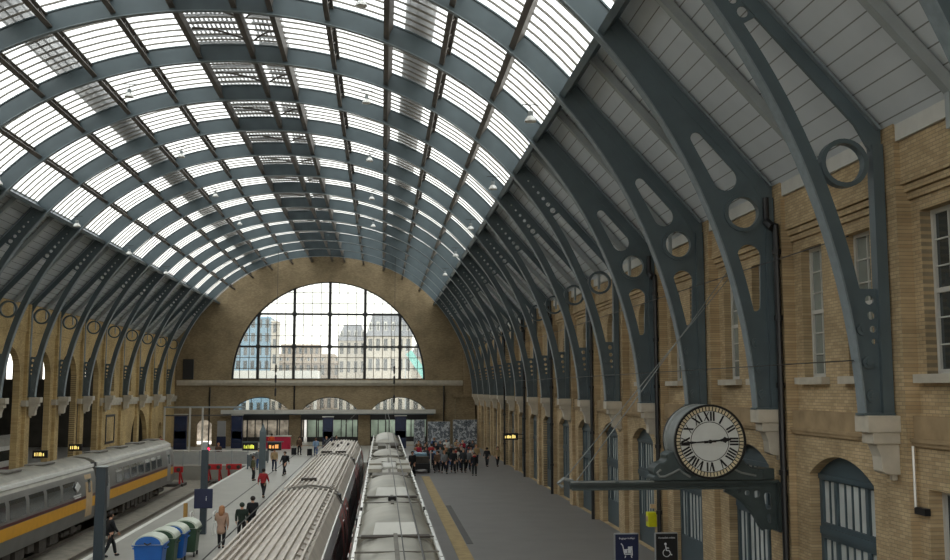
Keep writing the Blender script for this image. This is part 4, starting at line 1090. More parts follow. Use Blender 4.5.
# hanging departure signs
M['led'] = emit('amber_led_text', (255, 226, 130), 1.3); M['ledg'] = emit('yellow_green_led_text', (236, 240, 90), 1.1); M['ledo'] = emit('orange_led_text', (255, 176, 96), 1.1)
def led(parent, x0, x1, y, z0, z1, m, rows=1):
    MB().box(x0, x1, y - .1, y + .1, z0, z1).obj('sign_case', M['blackflat'], parent)
    t = MB(); x = x0 + .12; rnd = random.Random(int(x0 * 10)); hh = (z1 - z0) * .5
    while x < x1 - .2:
        w_ = rnd.uniform(.03, .08); t.box(x, x + w_, y - .115, y - .1, (z0 + z1) / 2 - hh / 2, (z0 + z1) / 2 + hh / 2 * rnd.uniform(.3, 1)); x += w_ + rnd.choice((.03, .03, .09))
    t.obj('lit_text', m, parent)
r = thing('platform_sign', 'small lit departure sign projecting from the right wall', 'sign')
led(r, 9.0, 10.1, 74.5, 2.75, 3.25, M['led']); MB().beam((10.1, 74.5, 3.15), (10.62, 74.5, 3.15), .06, .06).obj('bracket', M['black'], r); MB().beam((10.1, 74.5, 2.85), (10.62, 74.5, 2.85), .05, .05).obj('bracket', M['black'], r)
r = thing('sign_post', 'tall dark post on the middle platform carrying two lit departure signs', 'sign post', (-8.63, 75, 0))
MB().box(-.22, .22, -.2, .2, 0, 3.4).obj('post', M['iron'], r); MB().add([(-.22, -.2, 3.4), (.22, -.2, 3.4), (.22, .2, 3.4), (-.22, .2, 3.4), (0, 0, 4.0)], [(0, 1, 4), (1, 2, 4), (2, 3, 4), (3, 0, 4), (3, 2, 1, 0)]).obj('pointed_cap', M['iron'], r)
led(r, -1.45, -.35, 0, 2.05, 2.62, M['ledg']); led(r, .35, 1.35, 0, 2.05, 2.62, M['ledo'])
MB().box(-1.5, 1.5, -.05, .05, 2.62, 2.7).obj('cross_arm', M['iron'], r)
for q, (x, y) in enumerate(((-22.6, 77.3), (-22.6, 69.5))):
    r = thing('platform_sign', 'lit departure sign between the left arcade piers, %s' % ('farther one' if q == 0 else 'nearer one'), 'sign')
    led(r, -23.3, -22.35, y + 1.0, 1.9, 2.4, M['led']); MB().cyl((-22.8, y + 1, 2.4), (-22.8, y + 1, 5.4), .03, 6).obj('hanger', M['black'], r)

M['postdark'] = mat('dark_slate_post', (46, 58, 66), .4)
# near posts
r = thing('steel_post', 'dark square steel post at the edge of the middle platform, bottom left', 'post', (-9.97, 37.5, 0))
MB().box(-.165, .165, -.165, .165, 0, 3.72).obj('shaft', M['postdark'], r); MB().box(-.26, .26, -.26, .26, 0, .06).obj('base_plate', M['iron'], r); MB().box(-.2, .2, -.2, .2, 3.72, 3.75).obj('top_cap', M['iron2'], r)
r = thing('steel_post', 'dark square steel post carrying a navy sign beside the wheelie bins', 'post', (-7.98, 47.0, 0))
MB().box(-.14, .14, -.14, .14, 0, 3.75).obj('shaft', M['postdark'], r); MB().box(-.1, .1, -.1, .1, 3.75, 4.1).obj('cap', M['iron2'], r)
MB().box(-.4, .42, -.2, -.14, 1.15, 2.02).obj('navy_sign', M['navy'], r, bevel=.02); text('i', .3, (.14, -.215, 1.5), M['signwhite'], r)
for q, (x, y) in enumerate(((-8.45, 46.7), (-7.45, 46.7))):
    r = thing('hoop_barrier', 'steel hoop barrier %s the navy sign post' % ('left of' if q == 0 else 'right of'), 'barrier', (x, y, 0), 0, 'steel hoops at the navy sign post')
    MB().tube([(0, -.35, 0), (0, -.35, .95), (0, -.28, 1.02), (0, .28, 1.02), (0, .35, .95), (0, .35, 0)], .03, 8).obj('hoop', M['brightwhite'], r); MB().tube([(0, -.35, .5), (0, .35, .5)], .02, 6).obj('cross_bar', M['brightwhite'], r)
tag(MB().box(-8.72, -8.56, 46.2, 46.36, 0, 1.45).obj('bollard', mat('tan_paint', (170, 132, 70), .6)), 'tan square bollard left of the navy sign post', 'bollard')

# wheelie bins
M['binblue'] = mat('blue_plastic', (30, 96, 176), .4, var=.08); M['bingreen'] = mat('dark_green_plastic', (62, 88, 66), .45, var=.08); M['lidgrey'] = mat('pale_lid_plastic', (196, 202, 186), .35, var=.05)
def wheelie(label, x, y, body, lid):
    r = thing('wheelie_bin', label, 'bin', (x, y, 0), 0, 'row of four wheelie bins on the middle platform'); w, d = .5, .42
    MB().add([(-w * .86, -d * .84, .18), (w * .86, -d * .84, .18), (w * .86, d * .84, .18), (-w * .86, d * .84, .18), (-w, -d, 1.1), (w, -d, 1.1), (w, d, 1.1), (-w, d, 1.1)],
             [(3, 2, 1, 0), (4, 5, 6, 7), (0, 1, 5, 4), (1, 2, 6, 5), (2, 3, 7, 6), (3, 0, 4, 7)]).obj('body', body, r, bevel=.04)
    n = 12; secs = []
    for yy, f in ((-d - .05, 1), (d + .05, 1)):
        secs.append([((w + .03) * math.cos(PI * i / n), yy, 1.1 + .34 * math.sin(PI * i / n)) for i in range(n + 1)])
    MB().loft(secs).obj('domed_lid', lid, r, smooth=35)
    secs = [[((w - .06) * math.cos(PI * i / n), yy, 1.12 + .28 * math.sin(PI * i / n)) for i in range(n + 1)] for yy in (-d - .075, -d - .04)]
    MB().loft(secs).obj('lid_front', body, r)
    MB().box(-w - .05, w + .05, -d - .04, d + .04, 1.06, 1.12).obj('rim', body, r)
    MB().tube([(-.12, -d - .08, 1.18), (0, -d - .12, 1.12), (.12, -d - .08, 1.18)], .025, 6).obj('lid_latch', M['black'], r)
    for sx in (-1, 1):
        for sy in (-1, 1): MB().cyl((sx * .4 - .03, sy * .32, .09), (sx * .4 + .03, sy * .32, .09), .09, 12).obj('caster', M['black'], r)
        MB().tube([(sx * (w + .0), -.2, .95), (sx * (w + .07), -.2, .95), (sx * (w + .07), .2, .95), (sx * w, .2, .95)], .02, 6).obj('side_handle', body, r)
wheelie('blue wheelie bin nearest the camera with pale striped lid', -8.05, 36.9, M['binblue'], M['lidgrey'])
wheelie('dark green wheelie bin between the two blue bins', -7.92, 38.35, M['bingreen'], M['lidgrey'])
wheelie('blue wheelie bin behind a green one, second blue of the row', -7.82, 39.6, M['binblue'], M['lidgrey'])
wheelie('green wheelie bin with cream lid, farthest of the row', -7.62, 41.0, M['bingreen'], M['lidgrey'])

# buffer stops and end-of-track barrier
pr = None
for q, (x, lab) in enumerate(((-16.4, 'red buffer stop ahead of the leftmost train'), (-13.6, 'red buffer stop at the end of the empty track, left one'), (-12.0, 'red buffer stop nearest the middle platform edge'))):
    r = thing('buffer_stop', lab, 'buffer stop', (x, 84.5 if q else 82.0, -.95), 0, 'red buffer stops at the track ends')
    s_ = .62 if q else .8
    MB().box(-s_, s_, -.1, .1, .9, 1.35).obj('buffer_beam', M['red'], r)
    for s in (-1, 1):
        MB().beam((s * s_ * .7, 0, 0), (s * s_ * .7, 0, .95), .12, .12).obj('upright', M['red'], r); MB().beam((s * s_ * .7, 1.3, 0), (s * s_ * .7, 0, 1.1), .1, .1).obj('raking_strut', M['red'], r)
        MB().lathe([(.06, -.12), (.16, -.14), (.16, -.2), (.1, -.22)], (s * s_ * .6, 0, 1.12), 'y', 14).obj('buffer_head', M['under'], r)
    MB().box(-s_ - .05, s_ + .05, -.15, 1.45, -.2, .0).obj('base', M['under'], r)
M['glasspanel'] = mat('grey_barrier_panel', (168, 170, 166), .3, var=.06)
r = thing('end_barrier', 'long grey panelled barrier across the ends of the left tracks', 'barrier')
for i in range(5):
    x = -18.2 + i * 1.36; MB().box(x + .06, x + 1.3, 88.35, 88.4, .1, 1.15).obj('panel', M['glasspanel'], r)
for i in range(6):
    x = -18.2 + i * 1.36; MB().box(x - .04, x + .04, 88.32, 88.44, 0, 1.25).obj('post', M['iron2'], r)
MB().beam((-18.25, 88.38, 1.27), (-11.35, 88.38, 1.27), .1, .07).obj('top_rail', M['brightwhite'], r)
r = thing('edge_railing', 'dark green slatted railing at the near corner of the concourse', 'railing')
for i in range(8):
    y = 84 + i * 1.0; MB().box(-10.9 + i * .12, -10.8 + i * .12, y, y + .1, 0, 1.2).obj('post', M['iron'], r)
MB().beam((-10.85, 84, 1.22), (-9.95, 91.1, 1.22), .08, .08).obj('top_rail', M['brightwhite'], r); MB().beam((-10.85, 84, .65), (-9.95, 91.1, .65), .04, .9).obj('infill_panel', M['doorp'], r)
r = thing('signal_lamp', 'small post with a glowing red signal light behind the end barrier', 'signal lamp', (-14.9, 89.2, 0))
MB().box(-.12, .12, -.08, .08, 0, 1.5).obj('case', M['blackflat'], r); MB().lathe([(.16, -.1), (.16, -.06), (.1, -.02)], (0, -.06, 1.32), 'y', 16).obj('red_lens', emit('red_signal', (255, 30, 70), 5), r)
r = thing('gantry_frame', 'grey metal gantry frame spanning the concourse at the far left', 'gantry')
MB().beam((-22.7, 108, 4.6), (-14.4, 108, 4.6), .12, .18).obj('upper_beam', M['iron2'], r); MB().beam((-22.7, 108, 3.75), (-16.0, 108, 3.75), .12, .14).obj('lower_beam', M['purlin'], r)
for x in (-22.6, -20.0, -18.7): MB().box(x - .09, x + .09, 107.92, 108.08, 0, 4.6).obj('leg', M['white'], r)

# pendant lamps in the roof
def lampset(r):
    MB().cyl((0, 0, .55), (0, 0, 1.0), .02, 6).obj('hanger_rod', M['black'], r); MB().box(-.14, .14, -.14, .14, .3, .58).obj('lamp_gear_box', M['iron2'], r, bevel=.02)
    MB().lathe([(.12, .32), (.2, .26), (.33, .08), (.36, -.04), (.34, -.04), (.3, .06), (.1, .24)], (0, 0, 0), 'z', 20).obj('dome_shade', M['brightwhite'], r, smooth=40)
    MB().beam((-.5, 0, .98), (.5, 0, .98), .05, .05).obj('mounting_bar', M['black'], r)
first = None
for i, (u, z, lab) in enumerate(((11.6, 16.0, 'near the right edge of the glass roof'), (5.55, 20.05, 'right of the roof ridge'), (-5.45, 20.05, 'left of the roof ridge'), (-11.5, 16.0, 'near the left edge of the glass roof'))):
    for j in range(5):
        y = 33.9 + (0 if u > 0 or i == 2 else 1) + 12.2 * j
        if first is None: first = thing('pendant_lamp', 'x', 'lamp'); lampset(first); r = first; index_kids()
        else: r = copy_tree(first)
        r.location = (XC + u, y + .6, z); r.scale = (.6,) * 3; r['label'] = 'small domed lamp %s, %s from the camera' % (lab, ORD[j]); r['group'] = 'pendant lamps under the glass roof'

# overhead wires
def wire(pts, lab, r_=.012, grp='overhead line wires'):
    return tag(MB().tube(pts, r_, 5).obj('overhead_wire', M['black']), lab, 'wire', grp)
for x, z, lab in ((.37, 3.95, 'contact wire above the silver train'), (.42, 4.9, 'upper wire above the silver train'), (-2.68, 3.95, 'contact wire above the ribbed-roof train')):
    wire([(x, YB + 60 * 0 - 0 + 20, z), (x, 50, z - .05), (x, 111, z)], 'thin %s' % lab)
for i, (x, y, z0, z1, lab) in enumerate(((1.2, 100, 4.9, 8.6, 'dark hanging insulator rod in front of the great window, right one'), (-10.4, 100, 5.6, 8.7, 'dark hanging insulator rod in front of the great window, left one'))):
    r = thing('insulator_rod', lab, 'insulator', (x, y, 0), 0, 'hanging insulator rods')
    MB().cyl((0, 0, z0 - 1.5), (0, 0, 20.2), .02, 6).obj('suspension_wire', M['black'], r)
    for z in (z0 + .6, z1 - 1.2, z1 - .2): MB().lathe([(.06, -.4), (.1, -.3), (.1, .3), (.06, .4)], (0, 0, z), 'z', 10).obj('insulator', M['black'], r)
for z, lab in ((9.75, 'upper'), (7.1, 'lower')):
    wire([(9.9, yk(0), z), (9.9, yk(9), z)], 'thin %s tie wire strung between the right-hand arches' % lab, .014, 'tie wires along the right wall')
r = thing('wall_conduit', 'thin grey conduit pipe running down the right wall at the picture edge', 'conduit')
MB().tube([(10.82, 19.78, 5.34), (10.82, 19.78, 4.1)], .025, 6).obj('conduit', M['brightwhite'], r); MB().box(10.8, 10.92, 19.4, 19.8, 3.98, 4.12).obj('junction', M['black'], r)
# luggage buggy
r = thing('luggage_buggy', 'black luggage buggy with white posts on the right platform by the crowd', 'buggy', (3.1, 80, 0))
MB().box(-.7, .7, -1.2, 1.2, .3, .75).obj('body', M['blackflat'], r, bevel=.05); MB().box(-.6, .6, -1.1, .3, .75, 1.25).obj('seat_back', M['under'], r)
for s in (-1, 1):
    MB().box(s * .72 - .04, s * .72 + .04, -1.22, -1.12, .3, 1.75).obj('white_post', M['white'], r)
    for yy in (-.8, .8): MB().cyl((s * .5, yy, .22), (s * .68, yy, .22), .22, 16).obj('wheel', M['black'], r)
MB().box(-.5, .5, -.2, .9, .75, 1.5).obj('luggage_load', M['blueglass'], r, bevel=.08)

# ------------------------------------------------------------------ people
M['skin'] = mat('skin', (196, 150, 124), .6, var=.04)
CLOTH = {'black': (30, 31, 34), 'dark grey': (62, 64, 68), 'navy': (36, 44, 66), 'red': (158, 42, 46), 'camel': (170, 140, 120), 'dark green': (36, 48, 40), 'grey': (120, 122, 124),
         'brown': (92, 70, 54), 'light blue': (130, 156, 184), 'white': (206, 204, 198), 'orange': (226, 88, 48), 'blue': (58, 84, 130), 'tan': (164, 140, 104), 'crimson': (170, 40, 62), 'olive': (92, 92, 66)}
for k_, c_ in CLOTH.items(): M['c_' + k_] = mat(k_.replace(' ', '_') + '_cloth', c_, .85, var=.12, scale=6)
for k_, c_ in {'darkhair': (34, 26, 22), 'brownhair': (84, 56, 38), 'fairhair': (168, 120, 84), 'greyhair': (140, 136, 130)}.items(): M[k_] = mat(k_, c_, .7, var=.2, scale=20)
def skin(name, nodes, edges, root, sub=1):
    """one continuous limb-and-trunk surface grown over a skeleton; returns a baked mesh"""
    bm = bmesh.new(); L = bm.verts.layers.skin.verify(); vs = {}
    for n, (p, r) in nodes.items():
        v = bm.verts.new(p); v[L].radius = (r, r) if not isinstance(r, tuple) else r; v[L].use_root = (n == root); vs[n] = v
    for a, b in edges: bm.edges.new((vs[a], vs[b]))
    me = bpy.data.meshes.new(name); bm.to_mesh(me); bm.free()
    o = bpy.data.objects.new(name + '_tmp', me); COL.objects.link(o)
    s_ = o.modifiers.new('s', 'SKIN'); s_.use_smooth_shade = True
    d = o.modifiers.new('d', 'SUBSURF'); d.levels = d.render_levels = sub
    dg = bpy.context.evaluated_depsgraph_get(); ev = o.evaluated_get(dg); out = bpy.data.meshes.new_from_object(ev); out.name = name
    bpy.data.objects.remove(o); bpy.data.meshes.remove(me)
    out.polygons.foreach_set('use_smooth', [True] * len(out.polygons)); return out
def chain(*a): return list(zip(a, a[1:]))
def pose(step, armL, armR, bend=0):
    """joint positions for a 1.72 m adult facing -Y; step = stride half-length"""
    J = {}
    J['pelvis'] = (0, 0, .93); J['waist'] = (0, .0, 1.08); J['chest'] = (0, .01, 1.28); J['neckb'] = (0, .015, 1.43); J['neck'] = (0, .0, 1.49)
    J['jaw'] = (0, -.02, 1.545); J['head'] = (0, -.005, 1.62); J['crown'] = (0, .005, 1.675)
    for s, sx, dy, arm in (('L', -1, step, armL), ('R', 1, -step, armR)):
        J['hip' + s] = (sx * .09, 0, .90); J['knee' + s] = (sx * .10, dy * .5 - (.04 if dy > 0 else .05), .50); J['ankle' + s] = (sx * .10, dy, .09 + (.06 if dy > .1 else 0))
        J['toe' + s] = (sx * .12, dy - .15, .035)
        J['sho' + s] = (sx * .18, .01, 1.40)
        e, h = {'down': ((.22, .03, 1.13), (.215, -.03, .88)), 'fwd': ((.22, .02, 1.14), (.18, -.24, 1.08)), 'back': ((.22, .12, 1.15), (.22, .16, .92)), 'swing': ((.22, -.06, 1.15), (.21, -.2, .95)),
                'phone': ((.22, -.04, 1.14), (.10, -.25, 1.25)), 'hip': ((.33, .06, 1.17), (.22, -.06, 1.0))}[arm]
        J['elb' + s] = (sx * e[0], e[1], e[2]); J['wri' + s] = (sx * h[0], h[1], h[2])
    return J
def lerp(a, b, t): return tuple(a[i] + (b[i] - a[i]) * t for i in range(3))
def make_proto(J, coat):
    R = {'pelvis': .125, 'waist': .115, 'chest': .135, 'neckb': .075, 'neck': .052, 'jaw': .066, 'head': .086, 'crown': .07}
    n = {k: (J[k], R[k]) for k in R}; E_ = chain('pelvis', 'waist', 'chest', 'neckb', 'neck', 'jaw', 'head', 'crown')
    for s in 'LR':
        n['hip' + s] = (J['hip' + s], .09); n['knee' + s] = (J['knee' + s], .055); n['ankle' + s] = (J['ankle' + s], .03); n['toe' + s] = (lerp(J['toe' + s], J['ankle' + s], .25), .018)
        E_ += chain('pelvis', 'hip' + s, 'knee' + s, 'ankle' + s, 'toe' + s)
        n['sho' + s] = (J['sho' + s], .058); n['elb' + s] = (J['elb' + s], .04); n['wri' + s] = (J['wri' + s], .025)
        w_, e_ = Vector(J['wri' + s]), Vector(J['elb' + s]); d = (w_ - e_).normalized(); palm = w_ + d * .07
        n['palm' + s] = (tuple(palm), (.018, .034)); E_ += chain('chest', 'sho' + s, 'elb' + s, 'wri' + s, 'palm' + s)
    body = skin('body', n, E_, 'pelvis', 2)
    # fingers: five short chains rooted in each palm, and a nose, joined to the one body mesh
    bm = bmesh.new(); bm.from_mesh(body)
    def addmesh(me): 
        bm.from_mesh(me); bpy.data.meshes.remove(me)
    for s in 'LR':
        w_, e_ = Vector(J['wri' + s]), Vector(J['elb' + s]); d = (w_ - e_).normalized(); palm = w_ + d * .07
        side = d.cross(Vector((1, 0, 0))).normalized(); inn = Vector((-1 if s == 'R' else 1, 0, 0))
        for i, (off, L) in enumerate(((-.027, .062), (-.009, .072), (.009, .068), (.026, .052))):
            p0 = palm + side * off; p1 = p0 + d * L * .55 + inn * .006; p2 = p0 + d * L + inn * .024
            addmesh(skin('f', {'a': (tuple(p0 - d * .03), .009), 'b': (tuple(p1), .0085), 'c': (tuple(p2), .007)}, chain('a', 'b', 'c'), 'a', 1))
        p0 = w_ + d * .035 - side * .02; addmesh(skin('f', {'a': (tuple(p0), .011), 'b': (tuple(p0 - side * .03 + d * .03 + inn * .01), .0095), 'c': (tuple(p0 - side * .035 + d * .06 + inn * .02), .008)}, chain('a', 'b', 'c'), 'a', 1))
    h = Vector(J['head'])
    addmesh(skin('n', {'a': (tuple(h + Vector((0, -.08, .0))), .012), 'b': (tuple(h + Vector((0, -.098, -.025))), .015)}, [('a', 'b')], 'a', 1))
    for sx in (-1, 1): addmesh(skin('n', {'a': (tuple(h + Vector((sx * .082, .01, .01))), .013), 'b': (tuple(h + Vector((sx * .088, .015, -.025))), .011)}, [('a', 'b')], 'a', 1))
    bm.to_mesh(body); bm.free(); body.polygons.foreach_set('use_smooth', [True] * len(body.polygons))
    P_ = {'body': body}
    # jacket
    n = {'hem': (lerp(J['pelvis'], J['waist'], -.45 if coat != 'long' else -.6), .165), 'waist': (J['waist'], .15), 'chest': (J['chest'], .165), 'collar': ((0, .02, 1.445), .085)}
    E_ = chain('hem', 'waist', 'chest', 'collar')
    if coat == 'long': n['skirt'] = ((0, .0, .56), .21); E_ += [('skirt', 'hem')]
    for s in 'LR':
        n['sho' + s] = ((J['sho' + s][0] * 1.04, J['sho' + s][1], J['sho' + s][2] - .01), .078); n['elb' + s] = (J['elb' + s], .058); n['cuff' + s] = (lerp(J['elb' + s], J['wri' + s], .93), .042)
        E_ += chain('chest', 'sho' + s, 'elb' + s, 'cuff' + s)
    P_['jacket'] = skin('jacket', n, E_, 'waist', 2)
    n = {'belt': ((0, 0, 1.0), .13), 'pelvis': ((0, 0, .9), .135)}; E_ = [('belt', 'pelvis')]
    for s in 'LR':
        n['hip' + s] = (J['hip' + s][:2] + (.84,), .095); n['knee' + s] = (J['knee' + s], .072); n['hemt' + s] = (lerp(J['knee' + s], J['ankle' + s], 1.0), .058)
        E_ += chain('pelvis', 'hip' + s, 'knee' + s, 'hemt' + s)
    P_['trousers'] = skin('trousers', n, E_, 'pelvis', 1)
    for s in 'LR':
        a, t = J['ankle' + s], J['toe' + s]
        P_['shoe' + s] = skin('shoe', {'h': ((a[0], a[1] + .04, max(.05, a[2] - .035)), .052), 'm': ((a[0], a[1] - .05, max(.045, (a[2] + t[2]) / 2 - .02)), .052), 't': ((t[0], t[1], .038), .038)}, chain('h', 'm', 't'), 'h', 1)
    bm = bmesh.new(); bmesh.ops.create_uvsphere(bm, u_segments=14, v_segments=10, radius=.105)
    for v in list(bm.verts):
        v.co.z *= 1.08
        if v.co.y < -.045 and v.co.z < .035: v.co.y = -.045 * .9; v.co.x *= .93
        v.co += Vector((0, .012, 1.645))
    hs = bpy.data.meshes.new('hair'); bm.to_mesh(hs); bm.free(); hs.polygons.foreach_set('use_smooth', [True] * len(hs.polygons)); P_['hair'] = hs
    ey = MB()
    for sx in (-1, 1): ey.lathe([(.004, -.004), (.011, 0), (.004, .006)], (sx * .033, -.088, 1.63), 'y', 8)
    P_['eyes'] = ey; return P_
P0 = {}
POSES = {'stand': (.03, 'down', 'down', 'short'), 'walk': (.24, 'swing', 'back', 'short'), 'walk_back': (-.22, 'back', 'swing', 'short'), 'phone': (.02, 'phone', 'down', 'short'), 'long_coat': (.12, 'down', 'phone', 'long'), 'carry': (.1, 'fwd', 'hip', 'short')}
for k_, (st, a_, b_, ct) in POSES.items(): P0[k_] = make_proto(pose(st, a_, b_), ct)
for k_ in P0:
    eo = P0[k_]['eyes'].obj('eyes', M['blackflat']); P0[k_]['eyes'] = eo.data; bpy.data.objects.remove(eo)
def put(me, name, m, parent):
    o = bpy.data.objects.new(name, me)
    if not me.materials: me.materials.append(m)
    COL.objects.link(o); o.material_slots[0].link = 'OBJECT'; o.material_slots[0].material = m; o.parent = parent; return o
PEOPLE = []
def person(label, x, y, rz, pz_, top_, leg_, hair='darkhair', h=1.72, group=None, bag=None, hood=None, longhair=False):
    r = thing('person', label, 'person', (x, y, 0), rz, group); r.scale = (h / 1.72 * 1.14, h / 1.72 * 1.14, h / 1.72); p = P0[pz_]
    put(p['body'], 'body', M['skin'], r); put(p['jacket'], 'coat' if pz_ == 'long_coat' else 'jacket', M['c_' + top_], r); put(p['trousers'], 'trousers', M['c_' + leg_], r)
    put(p['shoeL'], 'shoe', M['c_black'], r); put(p['shoeR'], 'shoe', M['c_black'], r)
    hr = put(p['hair'], 'hair', M[hair] if not hood else M['c_' + hood], r); put(p['eyes'], 'eyes', M['blackflat'], r)
    if longhair: MB().lathe([(.05, 1.3), (.1, 1.36), (.115, 1.5), (.11, 1.6), (.06, 1.7)], (0, .035, 0), 'z', 12).obj('long_hair', M[hair], r, smooth=60)
    if bag == 'backpack': MB().box(-.15, .15, .13, .3, 1.02, 1.42).obj('backpack', M['c_black'], r, bevel=.05)
    if bag == 'shoulder': MB().box(.24, .34, -.12, .16, .78, 1.02).obj('shoulder_bag', M['c_black'], r, bevel=.03); MB().tube([(.29, 0, 1.0), (.2, 0, 1.45)], .012, 6).obj('bag_strap', M['c_black'], r)
    return r
# facing: rz = 0 looks towards the camera (-Y)
person('person with long fair hair in a camel coat walking away on the middle platform', -6.49, 42.6, PI - .1, 'long_coat', 'camel', 'black', 'fairhair', 1.72, None, None, None, True)
person('person in a dark green hooded coat beside the camel coat, back to the camera', -5.95, 44.6, PI + .15, 'stand', 'dark green', 'black', 'darkhair', 1.62, None, None, 'dark green')
person('dark-haired person in black coat just ahead of the dark green coat', -5.75, 46.6, PI + .5, 'phone', 'black', 'black', 'darkhair', 1.68)
person('person in red jacket and dark trousers standing alone on the middle platform', -7.04, 62.0, PI - .35, 'walk', 'red', 'black', 'darkhair', 1.72)
person('person in black holding a bag by the platform edge behind the near steel post', -10.5, 41.0, PI / 2 + .6, 'walk', 'black', 'black', 'darkhair', 1.7, None, 'shoulder')
person('person in black with a backpack walking on the middle platform near the red jacket', -7.3, 78.0, -.6, 'walk', 'black', 'black', 'darkhair', 1.76, None, 'backpack')
person('person in dark olive coat standing below the left lit departure sign', -9.1, 73.6, PI / 2, 'stand', 'olive', 'black', 'brownhair', 1.74)
person('person in orange high-visibility jacket above the right lit departure sign, by the crimson kiosk', -11.5, 108.0, PI - .3, 'carry', 'orange', 'orange', 'darkhair', 1.8)
person('person in tan jacket and navy trousers just behind the right lit departure sign', -8.5, 82.0, .5, 'stand', 'tan', 'navy', 'brownhair', 1.76)
person('person in blue jeans and grey top at the dark green railing', -9.9, 83.5, .3, 'stand', 'grey', 'blue', 'darkhair', 1.7)
person('person in brown behind the end barrier beside the red signal light', -14.4, 91.5, 0, 'stand', 'brown', 'dark grey', 'fairhair', 1.72)
person('person in crimson jacket near the tall totem at the far left', -22.3, 105, .4, 'stand', 'crimson', 'black', 'darkhair', 1.7)
person('person in brown coat with a wheeled case beyond the ribbed train', -8.1, 101.5, .6, 'stand', 'brown', 'black', 'darkhair', 1.78)
person('person in light blue jacket and jeans beyond the ribbed train', -6.35, 99.5, PI, 'walk', 'light blue', 'blue', 'brownhair', 1.72)
person('person in dark grey coat right of the light blue jacket', -5.5, 102.5, 0, 'stand', 'dark grey', 'black', 'fairhair', 1.72)
person('person in black coat by the sloping end of the ribbed train', -4.6, 104.5, .8, 'stand', 'black', 'navy', 'darkhair', 1.74)
for q, (x, y, lab) in enumerate(((-8.6, 101.2, 'upright black wheeled suitcase left of the brown coat'), (-6.95, 99.6, 'upright black wheeled suitcase beside the light blue jacket'))):
    r = thing('suitcase', lab, 'suitcase', (x, y, 0), 0, 'wheeled suitcases beyond the ribbed train')
    MB().box(-.24, .24, -.14, .14, .06, .72).obj('shell', M['c_black'], r, bevel=.04); MB().tube([(-.12, .1, .7), (-.12, .1, 1.0), (.12, .1, 1.0), (.12, .1, .7)], .012, 6).obj('pull_handle', M['brightwhite'], r)
    for s in (-1, 1): MB().cyl((s * .18 - .02, .08, .04), (s * .18 + .02, .08, .04), .04, 10).obj('wheel', M['black'], r)
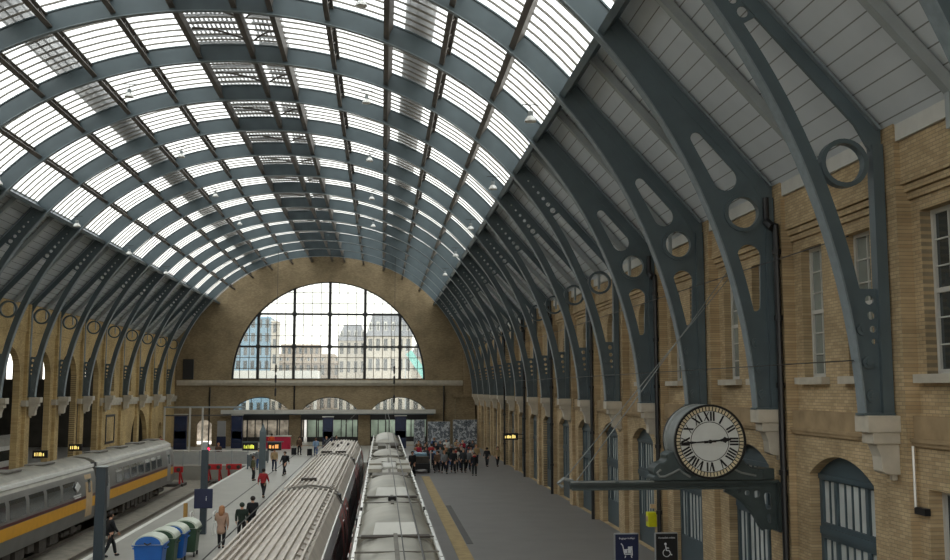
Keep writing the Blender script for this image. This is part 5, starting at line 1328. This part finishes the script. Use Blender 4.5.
# the crowd on the right platform: x, y, pose, top, legs, facing, phrase
crowd = [(8.83, 84.6, 'walk', 'black', 'black', 2.8, 'person in black walking along the right wall, leftmost of the pair by the drainpipes'),
 (9.75, 84.9, 'walk_back', 'tan', 'black', .3, 'person in a tan jacket beside the right wall drainpipes, right of the pair'),
 (7.0, 76.2, 'stand', 'black', 'black', 0, 'person in black with a red scarf standing apart at the front of the crowd'),
 (4.85, 78.2, 'walk', 'grey', 'black', .2, 'person in open grey jacket at the very front of the crowd'),
 (5.9, 80.4, 'carry', 'white', 'black', 0, 'person in a pale top with a red scarf near the middle of the crowd'),
 (6.45, 82.0, 'walk_back', 'black', 'navy', .1, 'person in black coat and navy trousers behind the pale top'),
 (4.1, 82.0, 'stand', 'navy', 'black', 2.9, 'person in navy jacket left of the grey jacket'),
 (5.3, 83.5, 'phone', 'brown', 'black', 0, 'person in a brown jacket in the middle of the crowd'),
 (3.7, 84.5, 'stand', 'dark grey', 'black', .5, 'person in dark grey behind the luggage buggy'),
 (3.2, 88.0, 'stand', 'crimson', 'dark grey', PI, 'person in a crimson top at the back left of the crowd'),
 (7.4, 85.5, 'walk', 'navy', 'black', PI, 'person in navy walking away behind the red scarf'),
 (4.75, 88.5, 'stand', 'black', 'black', 0, 'person in black with a hood at the back of the crowd'),
 (5.6, 89.5, 'phone', 'dark green', 'black', .4, 'person in dark green at the back of the crowd'),
 (6.7, 90.0, 'stand', 'grey', 'blue', -.4, 'person in grey with blue jeans at the back of the crowd'),
 (7.9, 91.0, 'walk', 'black', 'dark grey', PI, 'person in black nearest the right-hand hoarding'),
 (2.75, 82.3, 'stand', 'light blue', 'navy', 2.0, 'person in light blue at the luggage buggy'),
 (2.35, 76.8, 'walk', 'black', 'black', .2, 'person in black just left of the luggage buggy'),
 (6.0, 94.0, 'stand', 'white', 'black', 0, 'person in white far back in the crowd'),
 (4.2, 95.0, 'stand', 'olive', 'black', 1, 'person in olive far back in the crowd'),
 (8.6, 95.5, 'stand', 'dark grey', 'black', -.6, 'person in dark grey far back by the right hoarding'),
 (7.2, 97.0, 'phone', 'tan', 'black', .3, 'person in tan far back in the crowd'),
 (5.1, 98.5, 'walk', 'blue', 'black', PI, 'person in blue far back in the crowd'),
 (3.4, 93.0, 'walk', 'brown', 'black', .1, 'person in brown beside the far silver carriage'),
 (6.6, 86.6, 'stand', 'brown', 'dark grey', .9, 'person in brown with grey trousers mid crowd'),
 (5.0, 86.2, 'walk', 'grey', 'navy', -.2, 'person in grey with navy trousers mid crowd'),
 (8.2, 88.3, 'phone', 'blue', 'dark grey', .5, 'person in blue jacket mid crowd towards the right wall'),
 (3.9, 90.6, 'carry', 'dark grey', 'blue', .2, 'person in dark grey with jeans at the back of the crowd'),
 (7.5, 93.5, 'walk', 'crimson', 'navy', .2, 'person in a crimson jacket and navy trousers far back')]
extra = [('black', 'black'), ('dark grey', 'black'), ('navy', 'dark grey'), ('brown', 'black'), ('grey', 'black'), ('dark green', 'navy'), ('white', 'blue'), ('black', 'blue'), ('light blue', 'black'), ('olive', 'navy'), ('black', 'brown'), ('tan', 'navy'), ('red', 'black'), ('dark grey', 'navy')]
XY = [(5.6, 78.9), (6.4, 79.2), (4.5, 80.3), (4.35, 79.3), (6.9, 80.6), (5.2, 81.4), (7.3, 82.7), (5.9, 84.9), (4.5, 84.9), (6.0, 87.9), (7.0, 88.4), (8.1, 86.3), (4.3, 87.2), (5.3, 91.5)]
for i, ((t_, l_), (x, y)) in enumerate(zip(extra, XY)):
    crowd.append((x, y, ('walk', 'stand', 'phone', 'walk_back')[i % 4], t_, l_, (0, .4, 3.0, -.3, .1)[i % 5], 'person in %s top and %s trousers, standing %s in the crowd' % (t_, l_, 'towards the front' if y < 82 else 'in the middle' if y < 86 else 'towards the back')))
hk = ['darkhair', 'brownhair', 'darkhair', 'fairhair', 'darkhair', 'greyhair']
for i, (x, y, pp, t_, l_, rz, lab) in enumerate(crowd):
    r = person(lab, x, y, rz, pp, t_, l_, hk[i % 6], 1.6 + .05 * ((i * 7) % 6), 'crowd on the right platform', 'backpack' if i in (5, 13, 21) else None)
    if 'scarf' in lab: MB().lathe([(.09, 1.4), (.115, 1.44), (.11, 1.5), (.07, 1.52)], (0, -.005, 0), 'z', 14).obj('scarf', M['c_red'], r, smooth=60)
